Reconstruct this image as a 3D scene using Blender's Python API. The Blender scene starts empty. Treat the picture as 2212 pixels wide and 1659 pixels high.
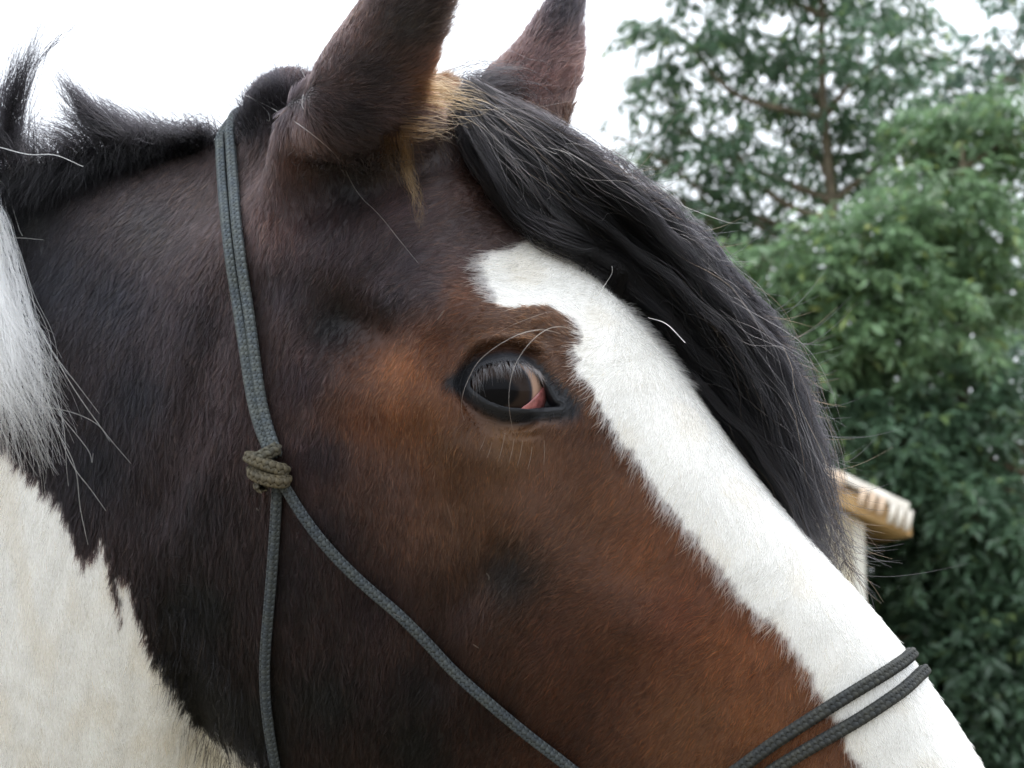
import bpy, bmesh, math, random
import numpy as np
from mathutils import Vector, Matrix
from mathutils.bvhtree import BVHTree

rng = np.random.default_rng(11)
random.seed(11)
scene = bpy.context.scene
COL = scene.collection

# ------------------------------------------------------------------ camera
W, H = 2212.0, 1659.0                      # pixel grid used for reading the photograph
PITCH = math.radians(6.5)
LENS = 75.0
FPX = W * LENS / 36.0
CAM = np.array([0.0, 0.0, 1.5])
FW = np.array([0.0, math.cos(PITCH), math.sin(PITCH)])
RT = np.array([1.0, 0.0, 0.0])
UP = np.array([0.0, -math.sin(PITCH), math.cos(PITCH)])
cam_d = bpy.data.cameras.new('camera')
cam_d.lens = LENS
cam_d.sensor_width = 36.0
cam_d.clip_start = 0.02
cam_d.clip_end = 3000.0
cam_d.dof.use_dof = True
cam_d.dof.focus_distance = 1.16
cam_d.dof.aperture_fstop = 20.0
cam = bpy.data.objects.new('camera', cam_d)
COL.objects.link(cam)
cam.location = CAM
cam.rotation_euler = (math.pi / 2 + PITCH, 0, 0)
scene.camera = cam

# ------------------------------------------------------------------ sky, sun, exposure (bright overcast day)
SUN_EL, SUN_AZ = math.radians(58), math.radians(40)     # azimuth measured from +Y towards +X
world = bpy.data.worlds.new('World')
scene.world = world
world.use_nodes = True
nt = world.node_tree
bg = nt.nodes['Background']
sky = nt.nodes.new('ShaderNodeTexSky')
sky.sky_type = 'NISHITA'
sky.sun_disc = False
sky.sun_elevation = SUN_EL
sky.sun_rotation = SUN_AZ
sky.air_density = 1.0
sky.dust_density = 1.5
sky.ozone_density = 1.0
hs = nt.nodes.new('ShaderNodeHueSaturation')
hs.inputs['Saturation'].default_value = 0.28
nt.links.new(sky.outputs[0], hs.inputs['Color'])
mixc = nt.nodes.new('ShaderNodeMix')
mixc.data_type = 'RGBA'
mixc.inputs['Factor'].default_value = 0.75            # an even white cloud layer under the clear sky
nt.links.new(hs.outputs[0], mixc.inputs['A'])
mixc.inputs['B'].default_value = (10.4, 11.0, 11.9, 1)
tcw = nt.nodes.new('ShaderNodeTexCoord')                # an overcast sky is brightest overhead
sep = nt.nodes.new('ShaderNodeSeparateXYZ')
nt.links.new(tcw.outputs['Generated'], sep.inputs[0])
mr = nt.nodes.new('ShaderNodeMapRange')
mr.inputs['From Min'].default_value = 0.0
mr.inputs['From Max'].default_value = 1.0
mr.inputs['To Min'].default_value = 0.72
mr.inputs['To Max'].default_value = 1.55
nt.links.new(sep.outputs['Z'], mr.inputs['Value'])
vm = nt.nodes.new('ShaderNodeVectorMath')
vm.operation = 'SCALE'
nt.links.new(mixc.outputs['Result'], vm.inputs[0])
nt.links.new(mr.outputs[0], vm.inputs['Scale'])
nt.links.new(vm.outputs[0], bg.inputs['Color'])
bg.inputs['Strength'].default_value = 0.15
sun_d = bpy.data.lights.new('sun', 'SUN')
sun_d.energy = 1.2
sun_d.angle = math.radians(25)
sun_d.color = (1.0, 0.97, 0.93)
sun = bpy.data.objects.new('sun', sun_d)
COL.objects.link(sun)
sdir = Vector((math.sin(SUN_AZ) * math.cos(SUN_EL), math.cos(SUN_AZ) * math.cos(SUN_EL), math.sin(SUN_EL)))
sun.rotation_euler = sdir.to_track_quat('Z', 'Y').to_euler()
vs = scene.view_settings
vs.view_transform = 'Standard'
vs.look = 'None'
vs.exposure = 0.34
vs.gamma = 1.0
vs.use_curve_mapping = False
scene.cycles.use_denoising = True
scene.cycles.max_bounces = 16
scene.cycles.diffuse_bounces = 4
scene.cycles.glossy_bounces = 4
scene.cycles.transmission_bounces = 14
scene.cycles.transparent_max_bounces = 8
scene.cycles_curves.shape = 'RIBBONS'
scene.cycles_curves.subdivisions = 2

# ------------------------------------------------------------------ small maths helpers
def nrm(v):
    v = np.asarray(v, float)
    return v / np.maximum(np.linalg.norm(v, axis=-1, keepdims=True), 1e-12)

def ray(px, py):
    px = np.asarray(px, float); py = np.asarray(py, float)
    return FW + RT * ((px - W / 2) / FPX)[..., None] + UP * ((H / 2 - py) / FPX)[..., None]

def proj(P):
    q = np.asarray(P) - CAM
    z = np.maximum(q @ FW, 1e-4)
    return W / 2 + FPX * (q @ RT) / z, H / 2 - FPX * (q @ UP) / z, z

def catmull(P, m, closed=False):
    """Resample control points P (n,...) to m points with a Catmull-Rom spline."""
    P = np.asarray(P, float)
    n = len(P)
    if closed:
        x = np.arange(m) / m * n
    else:
        x = np.linspace(0, n - 1, m)
    i = np.floor(x).astype(int)
    if not closed:
        i = np.minimum(i, n - 2)
    f = (x - i).reshape((-1,) + (1,) * (P.ndim - 1))
    def g(j):
        return P[j % n] if closed else P[np.clip(j, 0, n - 1)]
    p0, p1, p2, p3 = g(i - 1), g(i), g(i + 1), g(i + 2)
    if not closed:
        p0 = np.where((i - 1 < 0).reshape(f.shape), 2 * p1 - p2, p0)
        p3 = np.where((i + 2 > n - 1).reshape(f.shape), 2 * p2 - p1, p3)
    return 0.5 * (2 * p1 + (p2 - p0) * f + (2 * p0 - 5 * p1 + 4 * p2 - p3) * f ** 2 + (3 * p1 - p0 - 3 * p2 + p3) * f ** 3)

def resample(P, m):
    """Even arc length resampling of a polyline (after smoothing by Catmull-Rom)."""
    Q = catmull(P, max(20 * len(P), 4 * m))
    d = np.r_[0, np.cumsum(np.linalg.norm(np.diff(Q, axis=0), axis=1))]
    s = np.linspace(0, d[-1], m)
    return np.stack([np.interp(s, d, Q[:, k]) for k in range(Q.shape[1])], 1)

class Noise:
    """Smooth pseudo noise: a sum of sines in random directions, about -1..1."""
    def __init__(self, wavelength, k=7, seed=0):
        r = np.random.default_rng(seed)
        self.d = nrm(r.normal(size=(k, 3))) * (2 * math.pi / wavelength) * r.uniform(.6, 1.6, (k, 1))
        self.p = r.uniform(0, 6.28, k)
    def __call__(self, P):
        return np.sin(P @ self.d.T + self.p).mean(1) * 1.9

def srgb(h):
    c = np.array([int(h[i:i + 2], 16) / 255 for i in (1, 3, 5)])
    return np.where(c <= .04045, c / 12.92, ((c + .055) / 1.055) ** 2.4)

def smooth(a, b, x):
    t = np.clip((x - a) / (b - a), 0, 1)
    return t * t * (3 - 2 * t)

def in_poly(x, y, poly):
    poly = np.asarray(poly, float)
    inside = np.zeros(x.shape, bool)
    n = len(poly)
    for i in range(n):
        x1, y1 = poly[i]; x2, y2 = poly[(i + 1) % n]
        if y1 == y2:
            continue
        c = ((y1 > y) != (y2 > y)) & (x < (x2 - x1) * (y - y1) / (y2 - y1) + x1)
        inside ^= c
    return inside

def dist_poly(x, y, poly, closed=True):
    poly = np.asarray(poly, float)
    n = len(poly)
    best = np.full(x.shape, 1e9)
    for i in range(n if closed else n - 1):
        a = poly[i]; b = poly[(i + 1) % n]
        ab = b - a
        t = np.clip(((x - a[0]) * ab[0] + (y - a[1]) * ab[1]) / max(ab @ ab, 1e-12), 0, 1)
        best = np.minimum(best, np.hypot(x - a[0] - t * ab[0], y - a[1] - t * ab[1]))
    return best

def sdist(x, y, poly):
    return np.where(in_poly(x, y, poly), -1, 1) * dist_poly(x, y, poly)

# ------------------------------------------------------------------ object helpers
def tag(o, label=None, category=None, group=None, kind=None):
    for k, v in (('label', label), ('category', category), ('group', group), ('kind', kind)):
        if v:
            o[k] = v
    return o

def mesh_obj(name, verts, faces, mat=None, parent=None, smoothed=True):
    me = bpy.data.meshes.new(name)
    me.from_pydata(np.asarray(verts, float).tolist() if not isinstance(verts, list) else verts, [], faces)
    if smoothed:
        me.polygons.foreach_set('use_smooth', [True] * len(me.polygons))
    me.update()
    o = bpy.data.objects.new(name, me)
    COL.objects.link(o)
    if mat:
        me.materials.append(mat)
    if parent:
        o.parent = parent
    return o

def fast_mesh(name, V, Q, mat=None, parent=None, smoothed=True):
    """Mesh from numpy arrays with all faces of the same size."""
    me = bpy.data.meshes.new(name)
    V = np.asarray(V, np.float32); Q = np.asarray(Q, np.int32)
    k = Q.shape[1]
    me.vertices.add(len(V)); me.vertices.foreach_set('co', V.ravel())
    me.loops.add(Q.size); me.loops.foreach_set('vertex_index', Q.ravel())
    me.polygons.add(len(Q))
    me.polygons.foreach_set('loop_start', np.arange(0, Q.size, k, dtype=np.int32))
    me.polygons.foreach_set('use_smooth', np.full(len(Q), smoothed))
    me.update(calc_edges=True)
    me.validate()
    o = bpy.data.objects.new(name, me)
    COL.objects.link(o)
    if mat:
        me.materials.append(mat)
    if parent:
        o.parent = parent
    return o

def color_attr(me, name, C):
    a = me.attributes.new(name, 'FLOAT_COLOR', 'POINT')
    C = np.c_[np.asarray(C), np.ones(len(C))].astype(np.float32)
    a.data.foreach_set('color', C.ravel())

def rings_mesh(rings, cap=True):
    """Quads joining successive closed rings (n, m, 3); closed at both ends by fans."""
    rings = np.asarray(rings)
    n, m = rings.shape[:2]
    V = rings.reshape(-1, 3).tolist()
    Fs = []
    for i in range(n - 1):
        for j in range(m):
            a = i * m + j; b = i * m + (j + 1) % m
            Fs.append((a, b, b + m, a + m))
    if cap:
        for i, flip in ((0, True), (n - 1, False)):
            c = len(V); V.append(rings[i].mean(0).tolist())
            for j in range(m):
                a = i * m + j; b = i * m + (j + 1) % m
                Fs.append((b, a, c) if flip else (a, b, c))
    return V, Fs

def hair_obj(name, P, rad, C, mat, parent=None, taper=0.25):
    """Strands as a curves object. P (n, m, 3), rad (n,) root radius in metres, C (n, 3) colour."""
    n, m = P.shape[:2]
    hc = bpy.data.hair_curves.new(name)
    hc.add_curves([m] * n)
    hc.attributes['position'].data.foreach_set('vector', P.astype(np.float32).ravel())
    ra = hc.attributes.new('radius', 'FLOAT', 'POINT')
    s = np.linspace(0, 1, m)
    prof = np.where(s < .6, 1.0, 1 - (1 - taper) * (s - .6) / .4)
    R = np.broadcast_to(np.asarray(rad, float).reshape(-1, 1), (n, 1)) * prof[None]
    ra.data.foreach_set('value', R.astype(np.float32).ravel())
    ca = hc.attributes.new('strand', 'FLOAT_COLOR', 'CURVE')
    C = np.broadcast_to(C, (n, 3))
    ca.data.foreach_set('color', np.c_[C, np.ones(n)].astype(np.float32).ravel())
    hc.materials.append(mat)
    o = bpy.data.objects.new(name, hc)
    COL.objects.link(o)
    if parent:
        o.parent = parent
    return o

# ------------------------------------------------------------------ materials
def new_mat(name):
    m = bpy.data.materials.new(name)
    m.use_nodes = True
    return m, m.node_tree, m.node_tree.nodes['Principled BSDF']

def hair_mat(name, rough=.38, radial=.55, ior=1.55):
    m = bpy.data.materials.new(name)
    m.use_nodes = True
    t = m.node_tree
    t.nodes.clear()
    out = t.nodes.new('ShaderNodeOutputMaterial')
    h = t.nodes.new('ShaderNodeBsdfHairPrincipled')
    h.model = 'CHIANG'
    h.parametrization = 'COLOR'
    at = t.nodes.new('ShaderNodeAttribute')
    at.attribute_name = 'strand'
    t.links.new(at.outputs['Color'], h.inputs['Color'])
    h.inputs['Roughness'].default_value = rough
    h.inputs['Radial Roughness'].default_value = radial
    h.inputs['Random Roughness'].default_value = .1
    h.inputs['IOR'].default_value = ior
    t.links.new(h.outputs[0], out.inputs['Surface'])
    return m

def plain_mat(name, color, rough=.6, noise=0.0, scale=40, bump=0.0, spec=.5):
    m, t, b = new_mat(name)
    b.inputs['Roughness'].default_value = rough
    b.inputs['Specular IOR Level'].default_value = spec
    if noise or bump:
        tc = t.nodes.new('ShaderNodeTexCoord')
        nz = t.nodes.new('ShaderNodeTexNoise')
        nz.inputs['Scale'].default_value = scale
        nz.inputs['Detail'].default_value = 6
        t.links.new(tc.outputs['Object'], nz.inputs['Vector'])
        r = t.nodes.new('ShaderNodeValToRGB')
        c = np.array(color)
        r.color_ramp.elements[0].color = (*np.clip(c * (1 - noise), 0, 1), 1)
        r.color_ramp.elements[1].color = (*np.clip(c * (1 + noise), 0, 1), 1)
        r.color_ramp.elements[0].position = .3
        r.color_ramp.elements[1].position = .7
        t.links.new(nz.outputs['Fac'], r.inputs[0])
        t.links.new(r.outputs[0], b.inputs['Base Color'])
        if bump:
            bp = t.nodes.new('ShaderNodeBump')
            bp.inputs['Strength'].default_value = bump
            bp.inputs['Distance'].default_value = .01
            t.links.new(nz.outputs['Fac'], bp.inputs['Height'])
            t.links.new(bp.outputs[0], b.inputs['Normal'])
    else:
        b.inputs['Base Color'].default_value = (*color, 1)
    return m

def attr_mat(name, attr, rough=.6, spec=.3):
    m, t, b = new_mat(name)
    at = t.nodes.new('ShaderNodeAttribute')
    at.attribute_name = attr
    t.links.new(at.outputs['Color'], b.inputs['Base Color'])
    b.inputs['Roughness'].default_value = rough
    b.inputs['Specular IOR Level'].default_value = spec
    return m

M_COAT = hair_mat('coat_strands', .36, .5, 1.29)
M_LONG = hair_mat('long_strands', .26, .45, 1.25)
M_WHITE = hair_mat('white_strands', .25, .3, 1.55)
M_SKIN = attr_mat('skin', 'coat', .55, .3)

# ------------------------------------------------------------------ ground
g = 1500.0
ground = mesh_obj('ground', [(-g, -g, 0), (g, -g, 0), (g, g, 0), (-g, g, 0)], [(0, 1, 2, 3)],
                  plain_mat('dry_earth', (.17, .145, .095), .9, .5, 6.0, .5), smoothed=False)
tag(ground, kind='structure')

# ------------------------------------------------------------------ horse: head frame
EYE_PX = (1105, 825)
EYE_D = 1.15
N_LAT = nrm([-.375, -.91, -.17])               # from the head's middle plane towards its near side
EYE0 = CAM + ray(*EYE_PX) * EYE_D
MID = EYE0 - N_LAT * .098                      # a point of the middle plane

def pix(px, py, L=0.0):
    """Point where the line of sight of a pixel meets the plane L metres to the near side of the middle plane."""
    d = ray(px, py)
    k = (L - (CAM - MID) @ N_LAT) / (d @ N_LAT)
    return CAM + d * np.asarray(k)[..., None]

def mirror(P):
    return P - 2 * ((P - MID) @ N_LAT)[..., None] * N_LAT

def lat(P):
    return (P - MID) @ N_LAT

def loft(D, V, T, L, nk, nj):
    """Closed rings: station lines D->V in the middle plane, half widths L[k][j] at fractions T[j]; mirrored to the far side."""
    D = pix(*np.array(D, float).T); V = pix(*np.array(V, float).T)
    T = np.asarray(T); L = np.asarray(L, float)
    C = D[:, None] * (1 - T)[None, :, None] + V[:, None] * T[None, :, None]
    near = C + L[..., None] * N_LAT
    far = (C - L[..., None] * N_LAT)[:, 1:-1][:, ::-1]
    net = np.concatenate([near, far], 1)
    net = catmull(net, nk)
    net = np.swapaxes(catmull(np.swapaxes(net, 0, 1), nj, closed=True), 0, 1)
    return net

HT = [0, .015, .05, .1, .16, .24, .34, .46, .58, .70, .80, .88, .94, .98, 1.0]
HD = [(960, 170), (1040, 245), (1110, 345), (1182, 470), (1260, 588), (1352, 676), (1440, 778), (1534, 908), (1640, 1050),
      (1750, 1178), (1868, 1308), (1972, 1436), (2056, 1562), (2132, 1694), (2190, 1830), (2220, 1940), (2210, 2050)]
HV = [(330, 640), (335, 850), (350, 1060), (372, 1270), (430, 1480), (545, 1665), (700, 1800), (880, 1880), (1060, 1930),
      (1230, 1960), (1410, 1985), (1570, 2005), (1720, 2040), (1850, 2090), (1940, 2160), (2020, 2215), (2090, 2200)]
k10 = np.array([0, .017, .030, .039, .046, .052, .056, .057, .054, .050, .045, .038, .030, .018, 0])
HL = [[0, .014, .026, .037, .046, .053, .058, .061, .060, .057, .051, .043, .032, .018, 0],
      [0, .020, .040, .055, .066, .076, .083, .086, .084, .078, .070, .060, .045, .027, 0],
      [0, .022, .045, .062, .075, .085, .092, .094, .092, .088, .080, .068, .050, .030, 0],
      [0, .025, .050, .072, .088, .097, .100, .098, .095, .091, .084, .072, .054, .033, 0],
      [0, .028, .058, .083, .097, .101, .098, .095, .092, .087, .079, .067, .050, .030, 0],
      [0, .028, .058, .082, .097, .100, .096, .092, .088, .083, .075, .063, .047, .028, 0],
      [0, .026, .052, .072, .085, .092, .093, .089, .084, .079, .071, .059, .045, .027, 0],
      [0, .023, .045, .061, .072, .080, .085, .082, .076, .070, .063, .052, .040, .024, 0],
      [0, .020, .038, .051, .061, .069, .074, .072, .066, .060, .054, .045, .035, .021, 0],
      [0, .018, .033, .044, .052, .059, .063, .063, .059, .054, .048, .041, .032, .019, 0],
      k10, k10 * .94, k10 * .93, k10 * .98, k10 * 1.0, k10 * .9, k10 * .5]
head_rings = loft(HD, HV, HT, HL, 110, 112)

NT = [0, .02, .06, .13, .23, .36, .5, .62, .75, .86, .94, .98, 1.0]
ND = [(960, 230), (800, 168), (618, 172), (508, 280), (350, 318), (180, 356), (0, 396), (-300, 450), (-700, 540)]
NV = [(600, 860), (570, 1100), (540, 1350), (505, 1580), (450, 1780), (360, 1960), (240, 2120), (-20, 2330), (-420, 2600)]
nb = np.array([0, .013, .024, .036, .051, .066, .074, .076, .072, .062, .046, .028, 0])
NL = [nb * .85, nb * .95, nb * 1.06, nb * 1.06, nb * 1.03, nb * 1.06, nb * 1.14, nb * 1.32, nb * 1.6]
neck_rings = loft(ND, NV, NT, NL, 80, 96)

# ears: rings along an axis; the far side of each ring is hollowed towards the opening
def ear_rings(axis, widths, depths, open_dir, hollow):
    axis = np.asarray(axis); n = 34; m = 40
    A = catmull(axis, n)
    w = catmull(np.array(widths)[:, None], n)[:, 0]
    dp = catmull(np.array(depths)[:, None], n)[:, 0]
    hl = catmull(np.array(hollow)[:, None], n)[:, 0]
    tan = nrm(np.gradient(A, axis=0))
    out = []
    th = np.arange(m) / m * 2 * math.pi
    for i in range(n):
        o = nrm(np.asarray(open_dir) - tan[i] * (np.asarray(open_dir) @ tan[i]))
        s = np.cross(tan[i], o)
        r = 1 - hl[i] * np.exp(-(np.minimum(th, 2 * math.pi - th) / .55) ** 2)
        out.append(A[i] + o * (np.cos(th) * r * dp[i])[:, None] + s * (np.sin(th) * (.55 + .45 * r) * w[i])[:, None])
    return np.array(out)

OPEN = nrm(RT * .80 + FW * .60 - UP * .05)
near_ear = ear_rings([pix(775, 330, .062), pix(800, 245, .076), pix(816, 165, .083), pix(850, 80, .087), pix(886, 0, .089), pix(925, -110, .089), pix(955, -220, .086), pix(975, -330, .082)],
                     [.026, .030, .0285, .0255, .023, .019, .013, .004], [.042, .043, .036, .0275, .0225, .018, .012, .004], OPEN,
                     [0, 0, .3, .75, .85, .85, .8, .3])
OPEN2 = nrm(RT * .45 + FW * .85 - UP * .1)
fe = [pix(1085, 330, -.045), pix(1135, 225, -.066), pix(1172, 150, -.079), pix(1196, 90, -.087), pix(1214, 40, -.095), pix(1230, 0, -.102), pix(1246, -35, -.108), pix(1258, -60, -.114)]
far_ear = ear_rings(fe, [.034, .028, .0215, .0155, .0105, .0068, .0045, .0025], [.036, .030, .024, .020, .016, .012, .008, .004], OPEN2,
                    [0, 0, .3, .6, .6, .5, .3, .1])

def column(axis, radii, m=24):
    A = catmull(np.array(axis), 40); r_ = catmull(np.array(radii)[:, None], 40)[:, 0]
    t = nrm(np.gradient(A, axis=0)); th = np.arange(m) / m * 2 * math.pi
    out = []
    for i in range(40):
        a = nrm(np.cross(t[i], N_LAT)); b = np.cross(t[i], a)
        out.append(A[i] + a * (np.cos(th) * r_[i])[:, None] + b * (np.sin(th) * r_[i] * .8)[:, None])
    return np.array(out)
# muscle that runs from the ear base down behind the cheek
ear_col = column([pix(760, 215, .074), pix(690, 245, .074), pix(638, 305, .073), pix(612, 390, .074), pix(606, 480, .073), pix(615, 580, .070), pix(650, 680, .062)],
                 [.022, .0215, .019, .0165, .0165, .0155, .012])
ear_col2 = mirror(ear_col.reshape(-1, 3)).reshape(ear_col.shape)
parts = [rings_mesh(ear_col), rings_mesh(ear_col2), rings_mesh(head_rings), rings_mesh(neck_rings), rings_mesh(near_ear), rings_mesh(far_ear)]
V, Fs = [], []
for v, f in parts:
    o = len(V); V += v; Fs += [tuple(i + o for i in q) for q in f]
me = bpy.data.meshes.new('raw'); me.from_pydata(V, [], Fs); me.update()
bm = bmesh.new(); bm.from_mesh(me); bmesh.ops.recalc_face_normals(bm, faces=bm.faces); bm.to_mesh(me); bm.free()
raw = bpy.data.objects.new('raw', me); COL.objects.link(raw)
md = raw.modifiers.new('r', 'REMESH'); md.mode = 'VOXEL'; md.voxel_size = .0032; md.adaptivity = 0
dg = bpy.context.evaluated_depsgraph_get()
ev = raw.evaluated_get(dg).to_mesh()
co = np.empty(len(ev.vertices) * 3); ev.vertices.foreach_get('co', co); co = co.reshape(-1, 3)
quads = np.empty(len(ev.loops), np.int32); ev.loops.foreach_get('vertex_index', quads); quads = quads.reshape(-1, 4)
raw.evaluated_get(dg).to_mesh_clear()
bpy.data.objects.remove(raw); bpy.data.meshes.remove(me)
edges = np.unique(np.sort(np.concatenate([quads[:, [0, 1]], quads[:, [1, 2]], quads[:, [2, 3]], quads[:, [3, 0]]]), 1), axis=0)
deg = np.bincount(edges.ravel(), minlength=len(co))[:, None]
def laplace(P, it, f=.6, mask=None):
    P = P.copy()
    for _ in range(it):
        S = np.zeros_like(P)
        np.add.at(S, edges[:, 0], P[edges[:, 1]]); np.add.at(S, edges[:, 1], P[edges[:, 0]])
        dlt = (S / deg - P) * f
        if mask is not None:
            dlt *= mask[:, None]
        P += dlt
    return P
X, Y, Z = proj(co)
earmask = np.clip(smooth(230, 330, Y) + 0.0 * X, .12, 1)
co = laplace(co, 14, .6, earmask)
X, Y, Z = proj(co)
co = laplace(co, 70, .6, earmask * (1 - smooth(560, 720, X)) * (1 - smooth(700, 1000, Y)) * smooth(180, 260, Y))

X, Y, Z = proj(co)
co = laplace(co, 45, .6, smooth(520, 560, X) * (1 - smooth(690, 760, X)) * smooth(150, 200, Y) * (1 - smooth(400, 480, Y)))

def vnormals(P, Q):
    fn = np.cross(P[Q[:, 2]] - P[Q[:, 0]], P[Q[:, 3]] - P[Q[:, 1]])
    Nn = np.zeros_like(P)
    for k in range(4):
        np.add.at(Nn, Q[:, k], fn)
    return nrm(Nn)

def make_bvh(P, Q):
    return BVHTree.FromPolygons(P.tolist(), Q.tolist())

def hit(bvh, px, py):
    loc, no, _, _ = bvh.ray_cast(Vector(CAM), Vector(ray(px, py)).normalized())
    return None if loc is None else (np.array(loc), np.array(no))

bvh = make_bvh(co, quads)
vn = vnormals(co, quads)
# soft anatomy: (pixel, radius mm, height mm) along the surface normal; lines are given by several pixels
def bump(path, rad, h, flip=True):
    global co
    pts = [hit(bvh, *p) for p in path]
    pts = [p[0] for p in pts if p is not None]
    if not pts:
        return
    P = resample(np.array(pts), 40) if len(pts) > 1 else np.array(pts)
    for S in ((P, mirror(P)) if flip else (P,)):
        d = np.full(len(co), 1e9)
        for p in S:
            d = np.minimum(d, np.linalg.norm(co - p, axis=1))
        w = np.exp(-(d / (rad * .001)) ** 2) * h * .001
        co += vn * w[:, None]

bump([(745, 690), (800, 720)], 17, -12)                              # hollow above and behind the eye
bump([(640, 690), (720, 830), (860, 880)], 14, 3)                   # cheek bone arch behind the eye
bump([(860, 640), (960, 660), (1060, 690), (1160, 690)], 15, 5)     # brow
bump([(700, 560), (820, 500), (900, 430)], 26, 5)                   # temple muscle
bump([(1190, 560), (1250, 620)], 22, 3)                             # frontal bone
bump([(600, 330), (592, 430), (596, 540)], 13, 2)                   # muscle below the ear base
bump([(690, 430), (760, 390), (840, 370)], 19, -9)                  # hollow under the ear
bump([(1000, 1000), (1110, 1110), (1230, 1240), (1350, 1350)], 17, 4)  # facial crest
bump([(1080, 1205), (1040, 1250), (985, 1300), (950, 1370), (960, 1450)], 13, -3.5)  # front edge of the chewing muscle
bump([(760, 1080), (700, 1300), (800, 1480)], 60, 6)                # chewing muscle
bump([(1130, 1330), (1180, 1430)], 28, 4)
bump([(1250, 1480), (1420, 1480)], 35, -4)
bump([(480, 640), (440, 790), (395, 930), (340, 1090)], 16, -5)     # groove between jaw and neck
bump([(395, 1000), (372, 1100)], 6, -2)
bump([(455, 900), (420, 1010)], 6, -2)
bump([(250, 560), (220, 700)], 45, 5)                               # atlas
bump([(940, 880), (990, 960), (1090, 1000)], 9, 2.5)                # bag under the eye
bump([(545, 640), (560, 800), (600, 930)], 16, -3)
bump([(600, 170), (570, 220)], 22, 6)
co = laplace(co, 2, .5, earmask)
bvh = make_bvh(co, quads)
vn = vnormals(co, quads)

# ------------------------------------------------------------------ near eye: lids carved into the body, finer mesh around them
e_hit = hit(bvh, 1100, 830)
EO = e_hit[0]
Ne = nrm(nrm(e_hit[1]) * .55 - nrm(ray(1100, 830)) * .45)
Ex = nrm(RT - Ne * (RT @ Ne)); Ey = np.cross(Ne, Ex)
def eye_xy(px, py):
    """Pixels of the photograph to millimetres in the plane of the eye."""
    d = ray(np.asarray(px, float), np.asarray(py, float))
    k = ((EO - CAM) @ Ne) / (d @ Ne)
    q = CAM + d * k[..., None] - EO
    return np.stack([q @ Ex, q @ Ey], -1) * 1000
def zp(lst):                                   # pixels read from an enlargement of the eye
    a = np.array(lst, float)
    return eye_xy(864 + a[:, 0] * .2441, 594 + a[:, 1] * .2441)
lid = zp([(628, 965), (640, 895), (690, 835), (770, 795), (880, 775), (1000, 772), (1100, 785), (1180, 828), (1240, 895), (1290, 975),
          (1330, 1050), (1375, 1120), (1420, 1150), (1370, 1160), (1250, 1166), (1100, 1176), (950, 1168), (820, 1128), (720, 1065), (655, 1010)])
lid = catmull(lid, 90, closed=True)
darkskin = zp([(430, 930), (520, 880), (590, 800), (700, 730), (850, 700), (1000, 690), (1130, 720), (1240, 790), (1330, 880), (1420, 960), (1530, 1060),
               (1600, 1150), (1560, 1210), (1440, 1240), (1250, 1250), (1080, 1275), (900, 1260), (760, 1190), (650, 1110), (560, 1020), (480, 970)])
ER = .0235
EC_xy = zp([(935, 985)])[0]
EC = EO + Ex * EC_xy[0] * .001 + Ey * EC_xy[1] * .001 - Ne * (ER - .0035)

bm = bmesh.new()
me = bpy.data.meshes.new('horse')
me.from_pydata(co.tolist(), [], quads.tolist())
bm.from_mesh(me)
bm.verts.ensure_lookup_table()
near = {i for i in np.where(np.linalg.norm(co - EO, axis=1) < .036)[0].tolist()}
es = [e for e in bm.edges if e.verts[0].index in near and e.verts[1].index in near]
bmesh.ops.subdivide_edges(bm, edges=es, cuts=4, use_grid_fill=True, smooth=0.0)
q = (co - EO)
for v in bm.verts:
    pass
P = np.array([v.co[:] for v in bm.verts])
idx = np.where(np.linalg.norm(P - EO, axis=1) < .055)[0]
Q = P[idx] - EO
x, y, z = Q @ Ex * 1000, Q @ Ey * 1000, Q @ Ne * 1000
sd = sdist(x, y, lid)
rr2 = ((x - EC_xy[0]) ** 2 + (y - EC_xy[1]) ** 2)
zc = -(ER - .0035) * 1000
ball = zc + np.sqrt(np.maximum((ER * 1000 + 1.3) ** 2 - rr2, 25.0))
upper = smooth(-3, 5, y - np.interp(x, [-19, 0, 19, 30], [2, 0, -9, -12]))
med = smooth(9, 20, x)                                   # towards the inner corner the lids leave the ball
target = ball * (1 - med) + (z - 1.5) * med
w = (1 - smooth(4, 17, sd)) * (1 - smooth(20, 30, np.hypot(x - EC_xy[0], y - EC_xy[1])))
zn = z * (1 - w) + target * w
zn += np.exp(-((sd - 2.4) / 1.7) ** 2) * (.6 + .35 * (1 - upper))               # lid margins
zn -= np.exp(-((sd - 9.0) / 1.8) ** 2) * upper * 2.2 * (1 - smooth(14, 22, np.abs(x + 1)))   # fold of the upper lid
zn += np.exp(-((sd - 14.) / 4.0) ** 2) * upper * 2.4 * (1 - smooth(16, 28, np.abs(x)))
zn -= np.exp(-((sd - 7.5) / 1.8) ** 2) * (1 - upper) * .9
zn -= np.exp(-((sd - 15) / 2.2) ** 2) * (1 - upper) * 1.2 * (1 - smooth(10, 24, np.abs(x)))
zn += (1 - smooth(6, 16, sd)) * (.16 * np.sin(sd * 3.4 + 1.5 * np.sin(x * .55) + .6 * np.sin(x * 1.7)) + .10 * np.sin(x * 2.3 + y * 1.1) * np.sin(y * 2.9 - x * .7))   # fine creases
zn -= smooth(.4, -1.6, sd) * 11
Pn = EO + Ex * x[:, None] * .001 + Ey * y[:, None] * .001 + Ne * zn[:, None] * .001
bm.verts.ensure_lookup_table()
for i, p in zip(idx.tolist(), Pn.tolist()):
    bm.verts[i].co = p
bmesh.ops.triangulate(bm, faces=[f for f in bm.faces if len(f.verts) > 4 or len(f.verts) == 3])
bm.to_mesh(me); bm.free()

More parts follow.
